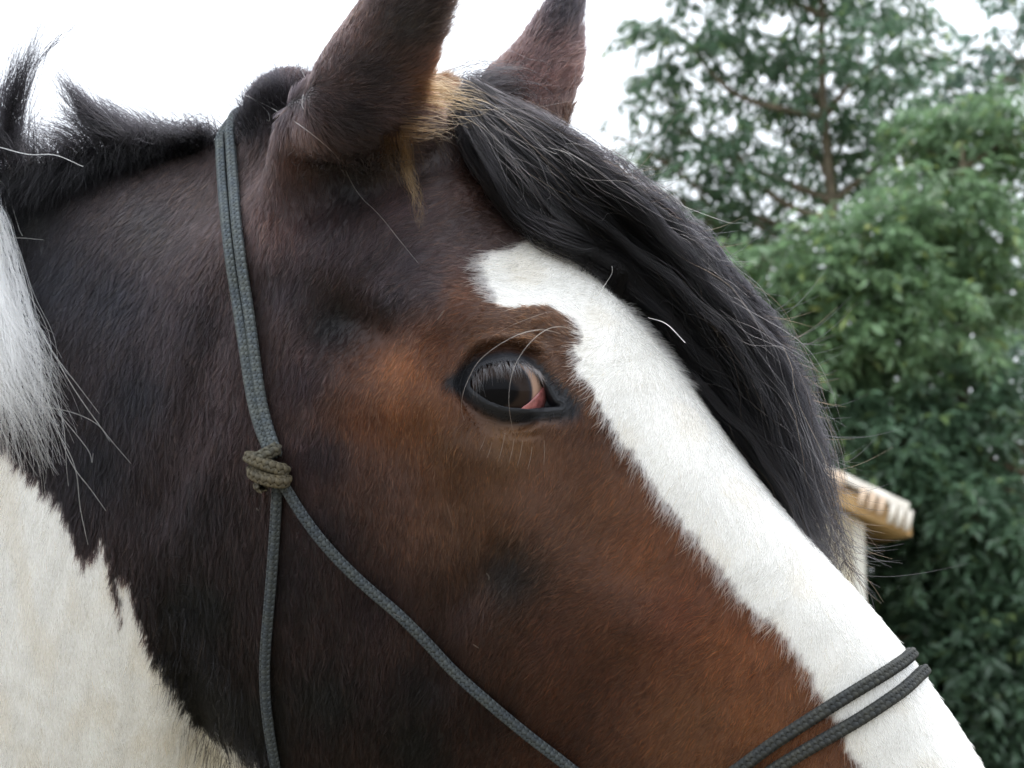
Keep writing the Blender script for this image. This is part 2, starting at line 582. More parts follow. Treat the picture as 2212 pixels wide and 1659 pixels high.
def skin_xy(P):
    """Eye plane coordinates (mm) of points, and whether they are close to the eye."""
    Q = P - EO
    return Q @ Ex * 1000, Q @ Ey * 1000, np.linalg.norm(Q, axis=1) < .075

# ------------------------------------------------------------------ coat: colours with shade (jaw, hollows) and some sheen painted in, hair flow and hair length read at points of the near side
BLAZE = [(1150, 440), (1182, 492), (1165, 522), (1110, 536), (1062, 545), (1040, 566), (1050, 606), (1076, 656), (1112, 668), (1190, 662), (1238, 690),
         (1262, 740), (1242, 760), (1250, 800), (1284, 842), (1302, 892), (1350, 960), (1402, 1022), (1432, 1080), (1480, 1132), (1522, 1182),
         (1562, 1234), (1602, 1292), (1662, 1344), (1702, 1384), (1742, 1444), (1772, 1502), (1806, 1556), (1830, 1610), (1862, 1662), (1930, 1770),
         (2000, 1900), (2600, 2000), (2600, 900), (1700, 500), (1400, 440), (1230, 440), (1180, 455)]
NECKW = [(-3000, 900), (-300, 930), (0, 962), (40, 1005), (71, 1037), (127, 1080), (148, 1136), (177, 1217), (194, 1221), (205, 1182), (226, 1179), (237, 1249),
         (262, 1334), (256, 1258), (279, 1253), (293, 1320), (311, 1370), (330, 1426), (420, 1560), (620, 1700), (700, 2600), (-3000, 3000)]
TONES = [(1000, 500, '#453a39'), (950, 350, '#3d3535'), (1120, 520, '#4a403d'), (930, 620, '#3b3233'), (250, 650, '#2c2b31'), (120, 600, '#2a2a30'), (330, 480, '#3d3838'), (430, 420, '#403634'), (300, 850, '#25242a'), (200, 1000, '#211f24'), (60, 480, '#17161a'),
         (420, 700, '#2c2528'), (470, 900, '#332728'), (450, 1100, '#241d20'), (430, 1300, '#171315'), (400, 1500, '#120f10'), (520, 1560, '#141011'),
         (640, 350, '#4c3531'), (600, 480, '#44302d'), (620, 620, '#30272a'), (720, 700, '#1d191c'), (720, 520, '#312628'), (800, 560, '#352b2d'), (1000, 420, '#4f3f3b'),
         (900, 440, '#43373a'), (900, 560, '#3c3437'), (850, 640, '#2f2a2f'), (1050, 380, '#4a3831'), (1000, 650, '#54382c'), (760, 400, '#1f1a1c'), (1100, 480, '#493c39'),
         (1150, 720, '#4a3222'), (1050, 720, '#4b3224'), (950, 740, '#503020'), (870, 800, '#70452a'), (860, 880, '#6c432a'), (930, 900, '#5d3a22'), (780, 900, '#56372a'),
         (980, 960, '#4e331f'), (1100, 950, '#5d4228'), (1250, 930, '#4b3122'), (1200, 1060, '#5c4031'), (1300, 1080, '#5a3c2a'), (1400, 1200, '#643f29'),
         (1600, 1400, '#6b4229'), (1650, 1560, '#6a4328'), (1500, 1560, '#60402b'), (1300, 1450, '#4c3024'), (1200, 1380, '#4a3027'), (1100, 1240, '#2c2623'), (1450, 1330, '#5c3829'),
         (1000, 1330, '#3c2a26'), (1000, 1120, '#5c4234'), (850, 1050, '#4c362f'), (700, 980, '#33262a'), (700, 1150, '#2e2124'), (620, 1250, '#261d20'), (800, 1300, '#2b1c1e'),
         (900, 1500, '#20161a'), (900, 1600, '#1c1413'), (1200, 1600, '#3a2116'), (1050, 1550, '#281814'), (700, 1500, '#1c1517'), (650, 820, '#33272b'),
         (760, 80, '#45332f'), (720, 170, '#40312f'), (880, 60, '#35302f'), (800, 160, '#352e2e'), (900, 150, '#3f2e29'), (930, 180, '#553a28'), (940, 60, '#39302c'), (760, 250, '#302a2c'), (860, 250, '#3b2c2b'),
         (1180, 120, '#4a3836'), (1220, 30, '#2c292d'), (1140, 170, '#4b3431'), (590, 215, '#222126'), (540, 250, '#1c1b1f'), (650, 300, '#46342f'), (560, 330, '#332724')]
FLOWS = [(1100, 480, -.8, .35), (950, 450, -.85, .45), (850, 620, -.75, .65), (1000, 590, -.95, .25), (720, 600, -.5, .85), (640, 450, -.05, 1), (590, 380, -.1, 1), (700, 480, -.3, .9),
         (1100, 690, -.95, .15), (1230, 705, -.85, -.15), (1180, 640, -.85, .45), (950, 720, -.75, .6), (900, 820, -.35, .93), (850, 950, -.15, 1), (1100, 960, -.1, 1), (1250, 900, -.4, .9), (1280, 800, -.8, .6),
         (700, 1100, -.14, 1), (600, 1400, -.1, 1), (800, 1300, -.1, 1), (950, 1100, -.12, 1), (1000, 1500, -.3, .95),
         (1300, 900, -.6, .8), (1450, 1120, -.55, .83), (1600, 1300, -.4, .9), (1750, 1480, -.3, .95), (1400, 850, -.4, .9), (1600, 1100, -.15, 1), (1800, 1350, .05, 1), (1950, 1560, .25, .95), (1250, 620, -.7, .6), (1330, 720, -.5, .85),
         (1300, 1150, -.8, .6), (1250, 1260, -.95, .3), (1150, 1340, -.65, .75), (1110, 1210, -.6, .8), (1200, 1450, -.6, .8), (1500, 1350, -.85, .5), (1600, 1500, -.6, .8), (1350, 1550, -.7, .7), (1000, 1230, -.1, 1),
         (250, 650, -.5, .87), (380, 430, -.75, .65), (150, 800, -.3, .95), (300, 1000, -.1, 1), (100, 1300, .05, 1), (200, 1500, .1, 1), (450, 900, -.15, 1), (350, 800, -.3, .95), (420, 1200, -.15, 1), (400, 1450, -.25, 1),
         (720, 130, .5, -.85), (790, 40, .55, -.85), (850, 80, .6, -.8), (900, 120, .9, -.4), (940, 60, .9, -.5), (800, 200, .95, -.1), (700, 230, .85, .2), (850, 270, .75, .65), (640, 280, .15, .98), (600, 300, -.1, 1),
         (1160, 130, .5, -.8), (1215, 130, .9, -.35), (1225, 30, .6, -.8), (580, 205, -.25, -.97)]
LENS_MM = [(250, 650, 9), (100, 1300, 12), (200, 1500, 12), (450, 1100, 11), (400, 1500, 10), (560, 1600, 11), (700, 1100, 8), (900, 1450, 10), (1100, 1240, 9), (1400, 1250, 6), (1650, 1550, 6),
           (1100, 950, 5), (1300, 900, 9), (1500, 1150, 10), (1700, 1400, 9), (1900, 1500, 7), (1400, 780, 9), (1100, 600, 11), (1000, 450, 8), (860, 840, 6), (1100, 690, 6), (640, 450, 8),
           (720, 130, 6), (850, 80, 7), (945, 60, 15), (930, 170, 12), (800, 230, 12), (860, 290, 14), (1160, 130, 7), (1225, 150, 14), (580, 205, 12), (540, 260, 12), (600, 320, 8)]

def idw(px, py, pts, vals, p=2.5, eps=18.0):
    pts = np.asarray(pts, float); vals = np.asarray(vals, float)
    out = np.zeros((len(px), vals.shape[1]))
    for a in range(0, len(px), 60000):
        d2 = (px[a:a + 60000, None] - pts[:, 0]) ** 2 + (py[a:a + 60000, None] - pts[:, 1]) ** 2 + eps ** 2
        w = d2 ** (-p / 2)
        out[a:a + 60000] = (w @ vals) / w.sum(1, keepdims=True)
    return out

T_XY = [(a, b) for a, b, c in TONES]
T_RGB = np.array([srgb(c) for a, b, c in TONES])
nz_f = Noise(.0035, seed=21)
nz_s = Noise(.022, seed=9)
nz_a, nz_b, nz_c = Noise(.06, seed=1), Noise(.018, seed=2), Noise(.007, seed=3)

def near_pixels(P):
    """Where a point, or its mirror image on the near side, shows in the photograph."""
    Q = np.where((lat(P) < 0)[:, None], mirror(P), P)
    x, y, z = proj(Q)
    return x, y, Q

EARS_FAR = lambda P: (lat(P) < -.03) & (proj(P)[1] < 235) & (proj(P)[0] > 1040)

def coat_colour(P):
    """Coat colour of skin points, painted shade included; also a mask of the white markings and of the bare dark eye skin."""
    x, y, Q = near_pixels(P)
    fe_ = EARS_FAR(P)
    if fe_.any():
        x2, y2, _ = proj(P)
        x = np.where(fe_, x2, x); y = np.where(fe_, y2, y)
    jit = nz_b(P) * 9 + nz_c(P) * 7
    white = in_poly(x + jit, y + jit * .6, BLAZE) & ~fe_
    white |= in_poly(x + jit * .8, y + jit * 2.0, NECKW)
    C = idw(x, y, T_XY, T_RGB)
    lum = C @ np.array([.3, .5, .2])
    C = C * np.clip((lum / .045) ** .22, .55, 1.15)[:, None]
    sat = smooth(.42, .80, (C[:, 0] - C[:, 2]) / C[:, 0])[:, None]
    neu = (.50 + .55 * smooth(.015, .055, lum))[:, None] * np.array([.97, 1.0, 1.06])
    C *= (1 + .16 * nz_a(P) + .10 * nz_b(P))[:, None]
    off = smooth(-200, -900, x)[:, None]
    wn = (in_poly(x, y, NECKW))[:, None]
    Wt = np.where(wn, np.array([.86, .845, .795]) * (1 + .05 * nz_a(P * 2.0) + .03 * nz_b(P))[:, None], np.array([.80, .785, .735]) * (1 + .04 * nz_b(P) + .04 * nz_a(P))[:, None])
    stv = P * np.array([1, 1, .10])
    streak = smooth(.1, .75, nz_s(stv))[:, None] * .32
    Wt = np.where(wn, Wt * (1 - streak) + np.array([.74, .66, .52]) * streak, Wt)
    dirt = smooth(.15, .9, nz_a(P * 1.3 + .7))[:, None] * .35
    Wt = np.where(wn, Wt, Wt * (1 - dirt) + np.array([.74, .67, .55]) * dirt)
    C = np.where(white[:, None], Wt, C * (neu * (1 - sat) + np.array([.93, .88, .82]) * sat))
    ex, ey, close = skin_xy(Q)
    sdk = np.where(close, sdist(ex, ey, darkskin), 50)
    sdl = np.where(close, sdist(ex, ey, lid), 50)
    dark = 1 - smooth(-.5, 6.0, sdk)
    C = C * (1 - dark[:, None]) + np.array([.010, .011, .014]) * dark[:, None]
    return np.clip(C, .004, .9), white, sdk, sdl, x, y

# ------------------------------------------------------------------ trunk and legs of the horse (outside the picture): coarse rings joined to the same mesh
DH = nrm([-N_LAT[1], N_LAT[0], 0])                        # the way the head points, level
def body_rings(centres, ry, rz, m=28, axis=None):
    C = catmull(np.array(centres), len(centres) * 4); a = catmull(np.array(ry)[:, None], len(C))[:, 0]; b = catmull(np.array(rz)[:, None], len(C))[:, 0]
    t = nrm(np.gradient(C, axis=0)); th = np.arange(m) / m * 2 * math.pi
    side = nrm(np.array([N_LAT[0], N_LAT[1], 0])) if axis is None else axis
    R = []
    for i in range(len(C)):
        s = nrm(side - t[i] * (side @ t[i])); u = np.cross(t[i], s)
        R.append(C[i] + s * (np.cos(th) * a[i])[:, None] + u * (np.sin(th) * b[i])[:, None])
    return np.array(R)
nc = neck_rings[-1].mean(0); nc2 = neck_rings[-14].mean(0)
base = np.array([nc[0], nc[1], 0.0]) - DH * .20
def bp(back, z, side=0.0):
    s = nrm(np.array([N_LAT[0], N_LAT[1], 0]))
    return np.array([base[0], base[1], 0]) - DH * back + s * side + np.array([0, 0, z])
trunk = [body_rings([nc2, nc, bp(.0, 1.20), bp(.25, 1.12), bp(.6, 1.08), bp(1.0, 1.10), bp(1.35, 1.15), bp(1.55, 1.15)],
                    [.09, .11, .20, .28, .31, .31, .27, .08], [.20, .25, .34, .38, .37, .36, .33, .12])]
for sd_ in (-1, 1):
    trunk.append(body_rings([bp(.08, 1.05, sd_ * .17), bp(.06, .80, sd_ * .17), bp(.03, .50, sd_ * .16), bp(.04, .44, sd_ * .16), bp(.04, .2, sd_ * .16), bp(.02, .10, sd_ * .16), bp(.0, 0.0, sd_ * .16)],
                            [.08, .085, .055, .055, .042, .06, .085], [.12, .10, .06, .055, .045, .06, .09], 16))
    trunk.append(body_rings([bp(1.32, 1.1, sd_ * .18), bp(1.22, .85, sd_ * .18), bp(1.36, .58, sd_ * .17), bp(1.42, .50, sd_ * .17), bp(1.38, .22, sd_ * .16), bp(1.36, .1, sd_ * .16), bp(1.33, 0.0, sd_ * .16)],
                            [.12, .10, .06, .06, .045, .06, .085], [.20, .15, .075, .065, .05, .06, .09], 16))
bm = bmesh.new(); bm.from_mesh(me)
for rg in trunk:
    v, f = rings_mesh(rg)
    vs_ = [bm.verts.new(p) for p in v]
    fs_ = [bm.faces.new([vs_[i] for i in q]) for q in f]
    bmesh.ops.recalc_face_normals(bm, faces=fs_)
bm.to_mesh(me); bm.free()
me.polygons.foreach_set('use_smooth', [True] * len(me.polygons)); me.update()
horse = bpy.data.objects.new('horse', me); COL.objects.link(horse)
me.materials.append(M_SKIN)
tag(horse, 'dark bay and white horse with a broad white blaze, wearing a rope halter', 'horse')
co_all = np.empty(len(me.vertices) * 3); me.vertices.foreach_get('co', co_all); co_all = co_all.reshape(-1, 3)
C_, wh_, sdk_, sdl_, _, _ = coat_colour(co_all)
bare = np.clip(1 - smooth(0, 6, sdk_), 0, 1)[:, None]
color_attr(me, 'coat', C_ * (.8 * (1 - bare) + bare))

# ------------------------------------------------------------------ coat hair
me.calc_loop_triangles()
tri = np.empty(len(me.loop_triangles) * 3, np.int32); me.loop_triangles.foreach_get('vertices', tri); tri = tri.reshape(-1, 3)
vno = np.empty(len(me.vertices) * 3); me.vertices.foreach_get('normal', vno); vno = vno.reshape(-1, 3)
A_, B_, D_ = co_all[tri[:, 0]], co_all[tri[:, 1]], co_all[tri[:, 2]]
fn = np.cross(B_ - A_, D_ - A_); area = np.linalg.norm(fn, axis=1) / 2; fn = nrm(fn)
cen = (A_ + B_ + D_) / 3
tx, ty, tz = proj(cen)
face = -(fn * nrm(cen - CAM)).sum(1)
inf = (tx > -60) & (tx < 2270) & (ty > -60) & (ty < 1720)
wide = (tx > -500) & (tx < 2500) & (ty > -500) & (ty < 2000)
wgt = np.where(inf & (face > -.35), 1.0, np.where(wide & (face > -.5), .45, np.where(wide, .12, .0)))
mid_ear = (ty < 330) & (tx < 1000) & (tx > 540)
wgt = wgt * np.where(mid_ear, 1.35, 1.0)
pr = area * wgt; pr /= pr.sum()
NH = 470000
ti = rng.choice(len(tri), NH, p=pr)
u_, v_ = rng.random(NH), rng.random(NH)
fl = u_ + v_ > 1; u_[fl] = 1 - u_[fl]; v_[fl] = 1 - v_[fl]
w0, w1, w2 = (1 - u_ - v_)[:, None], u_[:, None], v_[:, None]
root = A_[ti] * w0 + B_[ti] * w1 + D_[ti] * w2
rn = nrm(vno[tri[ti, 0]] * w0 + vno[tri[ti, 1]] * w1 + vno[tri[ti, 2]] * w2)
HC, HW, hsk, hsl, hx, hy = coat_colour(root)
keep = (hsl > 2.2) & (rng.random(NH) < smooth(-4, 3, hsk) + .25)
keep &= ~(EARS_FAR(root) & (rn @ OPEN2 > .75))
root, rn, HC, HW, hsk, hsl, hx, hy = [a[keep] for a in (root, rn, HC, HW, hsk, hsl, hx, hy)]
NH = len(root)

def flow3(P, Nn, x, y):
    """Direction of hair growth on the surface."""
    f = idw(x, y, [q[:2] for q in FLOWS], [nrm(q[2:]) for q in FLOWS], p=3.0, eps=25)
    T = f[:, :1] * RT - f[:, 1:2] * UP
    far = lat(P) < 0
    fe_ = EARS_FAR(P)
    T = np.where((far & ~fe_)[:, None], T - 2 * (T @ N_LAT)[:, None] * N_LAT, T)
    return nrm(T - Nn * (T * Nn).sum(1, keepdims=True))
T = flow3(root, rn, hx, hy)
sideways = np.cross(rn, T)
ang = nz_b(root) * .22 + nz_c(root) * .28 + rng.normal(0, .12, NH)
T = T * np.cos(ang)[:, None] + sideways * np.sin(ang)[:, None]
ln = idw(hx, hy, [q[:2] for q in LENS_MM], [[q[2]] for q in LENS_MM], p=3.0, eps=20)[:, 0]
ln = ln * rng.uniform(.5, .95, NH) * (.35 + .65 * smooth(1, 12, hsl)) * .001
bdist = dist_poly(hx, hy, BLAZE)
fringe = HW & (bdist < 34) & (hx < 1900)
ln = np.where(fringe, ln * rng.uniform(1.2, 2.2, NH), ln)
lift = np.radians(13 + 5 * nz_c(root + .3) + rng.normal(0, 4, NH))
lift += np.radians(10) * (rng.random(NH) < .05)
edge = smooth(900, 945, hx) * (hy < 200) + smooth(500, 540, hx) * (1 - smooth(610, 650, hx)) * (hy < 235)
lift += np.radians(28) * np.clip(edge, 0, 1)
spike = HW & (hx > 1330) & (hx < 1520) & (hy > 620) & (hy < 830) & (rng.random(NH) < .5)
lift = np.where(spike, lift + np.radians(26), lift); ln = np.where(spike, ln * 1.5, ln)
sN = np.array([0, .33, .68, 1.0])
bend = rng.normal(0, .10, NH)
P = np.empty((NH, 4, 3))
for k, s in enumerate(sN):
    up = np.sin(lift) * s - .35 * np.sin(lift) * s * s
    P[:, k] = root + T * (ln * s)[:, None] + rn * (ln * up - .0002)[:, None] + np.cross(rn, T) * (ln * bend * s * s)[:, None]
val = rng.normal(1, .42, NH) + .30 * nz_f(root)
gold = rng.random(NH) < .13
HCc = HC * np.where(HW, np.clip(1 + (val - 1) * .8, .42, 1.12), np.clip(val, .3, 2.2))[:, None]
HCc = np.where((gold & ~HW)[:, None], HCc * np.array([1.9, 1.5, 1.05]), HCc)
stray = HW & (rng.random(NH) < .012)
HCc = np.where(stray[:, None], HCc * np.array([.62, .5, .36]), HCc)
rad = np.where(HW, .00013, .000125) * rng.uniform(.7, 1.3, NH)
hair_obj('coat_hair', P, rad, np.clip(HCc, .003, .93), M_COAT, horse, taper=.2)
tag(bpy.data.objects['coat_hair'], kind='stuff')

# ------------------------------------------------------------------ eyeball, third eyelid, lashes and feelers
def axes_sphere(c, r, axis, nu=48, nv=40):
    a = nrm(axis); h = nrm(np.cross(UP, a)); v = np.cross(a, h)
    pol = np.linspace(0, math.pi, nv)[1:-1]; az = np.arange(nu) / nu * 2 * math.pi
    rr = r * (1 + .085 * (1 - smooth(.30, .78, pol)))                           # cornea stands proud
    S = c + (np.cos(pol) * rr)[:, None, None] * a + (np.sin(pol) * rr)[:, None, None] * (np.cos(az)[None, :, None] * h + np.sin(az)[None, :, None] * v)
    V = [(c + a * r * 1.085).tolist()] + S.reshape(-1, 3).tolist() + [(c - a * r).tolist()]
    F_ = []
    n = len(pol)
    for j in range(nu):
        F_.append((0, 1 + j, 1 + (j + 1) % nu))
        F_.append((len(V) - 1, 1 + (n - 1) * nu + (j + 1) % nu, 1 + (n - 1) * nu + j))
    for i in range(n - 1):
        for j in range(nu):
            p = 1 + i * nu + j; q = 1 + i * nu + (j + 1) % nu
            F_.append((p, p + nu, q + nu, q))
    return V, F_, a, h, v
gaze = nrm(-ray(1100, 830)) * 1.0 - RT * .15 - UP * .02
def make_eye(name, c, gz, parent):
    V, F_, a, h, v = axes_sphere(c, ER - .0006, gz)
    P = np.array(V); d = nrm(P - c)
    pol = np.arccos(np.clip(d @ a, -1, 1))
    cx, cy = (d @ h), (d @ v)
    pup = (cx / .50) ** 2 + (cy / .33) ** 2
    iris = np.array([.022, .014, .011]); black = np.array([.003, .003, .004]); scl = np.array([.40, .26, .19])
    C = black + (iris - black) * smooth(.8, 1.15, pup)[:, None]
    s = smooth(.87, .95, pol)[:, None]
    C = C * (1 - s) + scl * s
    ring = np.exp(-((pol - .88) / .05) ** 2)[:, None]
    C = C * (1 - ring) + np.array([.02, .022, .03]) * ring
    o = mesh_obj(name, V, F_, M_EYE, parent)
    color_attr(o.data, 'coat', C)
    return o
M_EYE = attr_mat('wet_eye', 'coat', .03, .10)
M_EYE.node_tree.nodes['Principled BSDF'].inputs['Coat Weight'].default_value = .0
M_EYE.node_tree.nodes['Principled BSDF'].inputs['Coat Roughness'].default_value = .02
eyeball = make_eye('eyeball', EC, gaze, horse)
far_eye = make_eye('eyeball', mirror(EC), gaze - 2 * (gaze @ N_LAT) * N_LAT, horse)

def on_ball(xy, extra):
    q = np.asarray(xy) * .001
    dx, dy = q[:, 0] - EC_xy[0] * .001, q[:, 1] - EC_xy[1] * .001
    zz = np.sqrt(np.maximum((ER + extra) ** 2 - dx ** 2 - dy ** 2, 1e-6))
    return EC + Ex * dx[:, None] + Ey * dy[:, None] + Ne * zz[:, None]
inner = catmull(zp([(1070, 1180), (1150, 1120), (1215, 1050), (1265, 990), (1288, 950)]), 24)
outer = catmull(zp([(1100, 1215), (1240, 1210), (1350, 1180), (1380, 1100), (1330, 960)]), 24)
rows = 10
G = np.array([on_ball(inner * (1 - t) + outer * t, .0006 + .0011 * math.sin(min(t * 2.2, 1.57)) - .0006 * t) for t in np.linspace(0, 1, rows)])
G = np.concatenate([np.array([on_ball(inner, -.0012)]), G])
V = G.reshape(-1, 3).tolist()
F_ = [(i * 24 + j, i * 24 + j + 1, (i + 1) * 24 + j + 1, (i + 1) * 24 + j) for i in range(rows) for j in range(23)]
M_PINK = plain_mat('wet_pink_membrane', (.29, .10, .095), .12, .35, 240, .15)
te = mesh_obj('third_eyelid', V, F_, M_PINK, eyeball)
tag(te, 'pink fold at the inner corner of the eye')

def strands_from(pts_list, m=10):
    return np.array([resample(np.asarray(p), m) for p in pts_list])
# lashes hang from the upper lid over the eye
lash = []
upl = catmull(zp([(640, 895), (690, 835), (770, 795), (880, 775), (1000, 772), (1100, 785), (1180, 828), (1225, 870)]), 200)
for i in range(190):
    t = rng.random() ** .9
    a = upl[int(t * 199)] + rng.normal(0, .5, 2) + np.array([0, 1.0])
    L_ = rng.uniform(7, 18.0) * (1.0 - .40 * t)
    ang = math.radians(-96 + 34 * t + rng.normal(0, 9))
    ex_ = np.array([math.cos(ang), math.sin(ang)])
    pts = []
    for s in np.linspace(0, 1, 6):
        q = a + ex_ * L_ * s + np.array([.9 * rng.normal(0, .25) * s, 0])
        out = .0022 + .006 * math.sin(s * 2.2)
        pts.append(on_ball(q[None], out)[0])
    lash.append(pts)
hair_obj('eyelashes', strands_from(lash, 8), np.full(len(lash), .00010), np.array([.12, .125, .14]), M_LONG, horse, taper=.3)

def surf(px, py, off):
    h = hit(bvh, px, py)
    if h is None:
        return pix(px, py, .055)
    d = -nrm(ray(px, py))
    return h[0] + d * off
def feeler(pxs, offs):
    n = len(pxs)
    return [surf(p[0], p[1], o) for p, o in zip(pxs, offs)]
Z = lambda a, b: (864 + a * .2441, 594 + b * .2441)
whisk = [feeler([Z(1420, 520), Z(1320, 492), Z(1220, 485), Z(1050, 525), Z(850, 635), Z(700, 760), Z(620, 890), Z(560, 1040), Z(545, 1180), Z(570, 1290)], [.001, .008, .015, .02, .022, .024, .024, .024, .022, .020]),
         feeler([Z(1525, 490), Z(1450, 460), Z(1330, 470), Z(1200, 550), Z(1080, 690), Z(1000, 850), Z(965, 1050), Z(972, 1220), Z(1005, 1400)], [.001, .008, .016, .022, .026, .028, .028, .026, .022]),
         feeler([Z(1300, 330), Z(1150, 380), Z(980, 450), Z(820, 540)], [.001, .005, .007, .006])]
for (a, b, c, d) in [(755, 1430, 700, 1560), (815, 1475, 770, 1620), (930, 1400, 870, 1650), (1010, 1450, 965, 1660), (1085, 1470, 1040, 1690), (1170, 1520, 1130, 1720), (1275, 1460, 1272, 1680)]:
    whisk.append(feeler([Z(a, b), Z((a + c) / 2 + 5, (b + d) / 2), Z(c, d)], [.0005, .008, .014]))
hair_obj('feeler_hair', strands_from(whisk, 24), np.r_[np.full(2, .00024), np.full(len(whisk) - 2, .00012)], np.array([.42, .39, .33]), M_LONG, horse, taper=.35)

# ------------------------------------------------------------------ mane, forelock, tufts and loose hairs
def nearest_out(P, gap):
    """Push points that are inside the body, or closer than gap, out of it."""
    sh = P.shape
    P = P.reshape(-1, 3).copy()
    for i in range(len(P)):
        loc, no, _, d = bvh.find_nearest(Vector(P[i]), .06)
        if loc is None:
            continue
        s = (Vector(P[i]) - loc).dot(no)
        if s < gap:
            P[i] = np.array(loc + no * gap)
    return P.reshape(sh)

def lock(guide, n, spread, m=14, clump=.6, wave=.003, freq=2.0, lens=(.75, 1.0), tipspread=None, start=(0, .06), seed=None, crimp=0.0):
    """n strands following a guide polyline (k,3); spread = radius at the root, tipspread at the tip."""
    r = np.random.default_rng(seed if seed is not None else rng.integers(1 << 30))
    G = resample(guide, 60)
    t = nrm(np.gradient(G, axis=0))
    a = nrm(np.cross(t, FW)); b = np.cross(t, a)
    tipspread = spread if tipspread is None else tipspread
    o = r.normal(0, .5, (n, 2))
    s0 = r.uniform(*start, n); s1 = r.uniform(*lens, n)
    out = np.empty((n, m, 3))
    ph = r.uniform(0, 6.28, (n, 2)); fq = freq * r.uniform(.7, 1.4, (n, 2)); am = wave * r.uniform(.3, 1.4, n)
    drift = r.normal(0, .35, (n, 2))
    cph = r.uniform(0, 6.28) + r.normal(0, .7, n); cfq = r.uniform(6, 9)
    for k in range(m):
        s = s0 + (s1 - s0) * k / (m - 1)
        x = s * 59; i = np.minimum(x.astype(int), 58); f = (x - i)[:, None]
        c = G[i] * (1 - f) + G[i + 1] * f
        aa, bb = a[i], b[i]
        sp = spread * (1 - s) + tipspread * s
        w = am * np.sin(s * math.pi * .5)
        du = (o[:, 0] + drift[:, 0] * s) * sp + w * np.sin(fq[:, 0] * s * 6.28 + ph[:, 0])
        dv = (o[:, 1] + drift[:, 1] * s) * sp + w * np.sin(fq[:, 1] * s * 6.28 + ph[:, 1])
        cr_ = crimp * np.sin(cfq * s * 6.28 + cph) * np.minimum(1, s * 3)
        du = du + cr_; dv = dv + cr_ * .6
        out[:, k] = c + aa * du[:, None] + bb * dv[:, None]
    return out

def shades(n, base, var=.3, warm=.0, r=rng):
    c = np.asarray(base) * np.clip(r.normal(1, var, n), .3, 2.2)[:, None]
    w = (r.random(n) < warm)[:, None]
    return np.clip(np.where(w, c * np.array([3.2, 2.0, 1.0]), c), .002, .95)

BLACK = np.array([.0035, .0032, .0038])

# forelock: from the poll down the far side of the forehead; lower and upper outline in pixels
FL_LO = [(975, 215), (1010, 262), (1055, 325), (1105, 390), (1150, 445), (1195, 512), (1290, 605), (1400, 715), (1500, 820), (1600, 955), (1680, 1075), (1750, 1185), (1840, 1300)]
FL_HI = [(980, 190), (1060, 222), (1145, 256), (1225, 300), (1310, 356), (1400, 428), (1500, 528), (1600, 645), (1690, 765), (1735, 880), (1768, 985), (1795, 1080), (1850, 1275)]
FL_LL = [.020, .034, .036, .030, .020, .006, -.030, -.045, -.052, -.050, -.046, -.042, -.040]
FL_LH = [.010, .000, -.010, -.020, -.030, -.040, -.050, -.058, -.062, -.062, -.058, -.052, -.045]
lo = resample(np.c_[np.array(FL_LO, float), np.array(FL_LL) * 1000], 60); hi = resample(np.c_[np.array(FL_HI, float), np.array(FL_LH) * 1000], 60)
fl_all = []; fl_col = []; fl_rad = []
NC = 240
for c in range(NC):
    fill = c % 5 == 0                                              # every fifth lock is a wide dark one underneath
    a0 = (c + .5) / NC * 1.30 - .30 + rng.normal(0, .02)           # <0: hidden behind the face, closes the gap
    a1 = np.clip(a0 + rng.normal(0, .20), -.3, 1.03)
    end = rng.uniform(.62, 1.0) if a0 > .55 else rng.uniform(.8, 1.0)
    u = np.linspace(rng.uniform(0, .04), end, 14)
    aa = a0 + (a1 - a0) * u
    x = u * 59; i = np.minimum(x.astype(int), 58); f = (x - i)[:, None]
    Lo = lo[i] * (1 - f) + lo[i + 1] * f; Hi = hi[i] * (1 - f) + hi[i + 1] * f
    q = Lo * (1 - aa)[:, None] + Hi * aa[:, None]
    dep = -12 if fill else rng.normal(4, 13)
    wv = rng.uniform(6, 24) * np.sin(u * rng.uniform(5, 12) + rng.uniform(0, 6.28)) * np.minimum(1, u * 3)
    G = np.array([pix(p[0] + w_, p[1] - w_ * .6, (p[2] + dep * min(1, 2 * uu)) * .001) for p, w_, uu in zip(q, wv, u)])
    n = 90 if fill else int(rng.integers(25, 80))
    st = lock(G, n, .009 if fill else rng.uniform(.0016, .0042), 34, crimp=.0011, wave=.0016, freq=3.0, tipspread=.008 if fill else rng.uniform(.001, .005), lens=(.7, 1.0), start=(0, .10))
    fl_all.append(st); fl_col.append(shades(n, BLACK * rng.choice([.6, 1.0, 1.6, 3.2], p=[.4, .37, .18, .05]), .4, .03)); fl_rad.append(np.full(n, .00011))
FL = np.concatenate(fl_all)
fx, fy, _ = proj(FL.reshape(-1, 3))
near_face = ((fx < 1330) & (fy < 640)).reshape(FL.shape[:2])
flat = FL.reshape(-1, 3); sel = near_face.ravel()
depth_gap = np.repeat(rng.uniform(.002, .016, len(FL)), FL.shape[1])
sub = flat[sel]
for k, ii in enumerate(np.where(sel)[0]):
    loc, no, _, d = bvh.find_nearest(Vector(flat[ii]), .05)
    if loc is not None:
        s = (Vector(flat[ii]) - loc).dot(no)
        if s < depth_gap[ii]:
            flat[ii] = np.array(loc + no * float(depth_gap[ii]))
FL = flat.reshape(FL.shape)
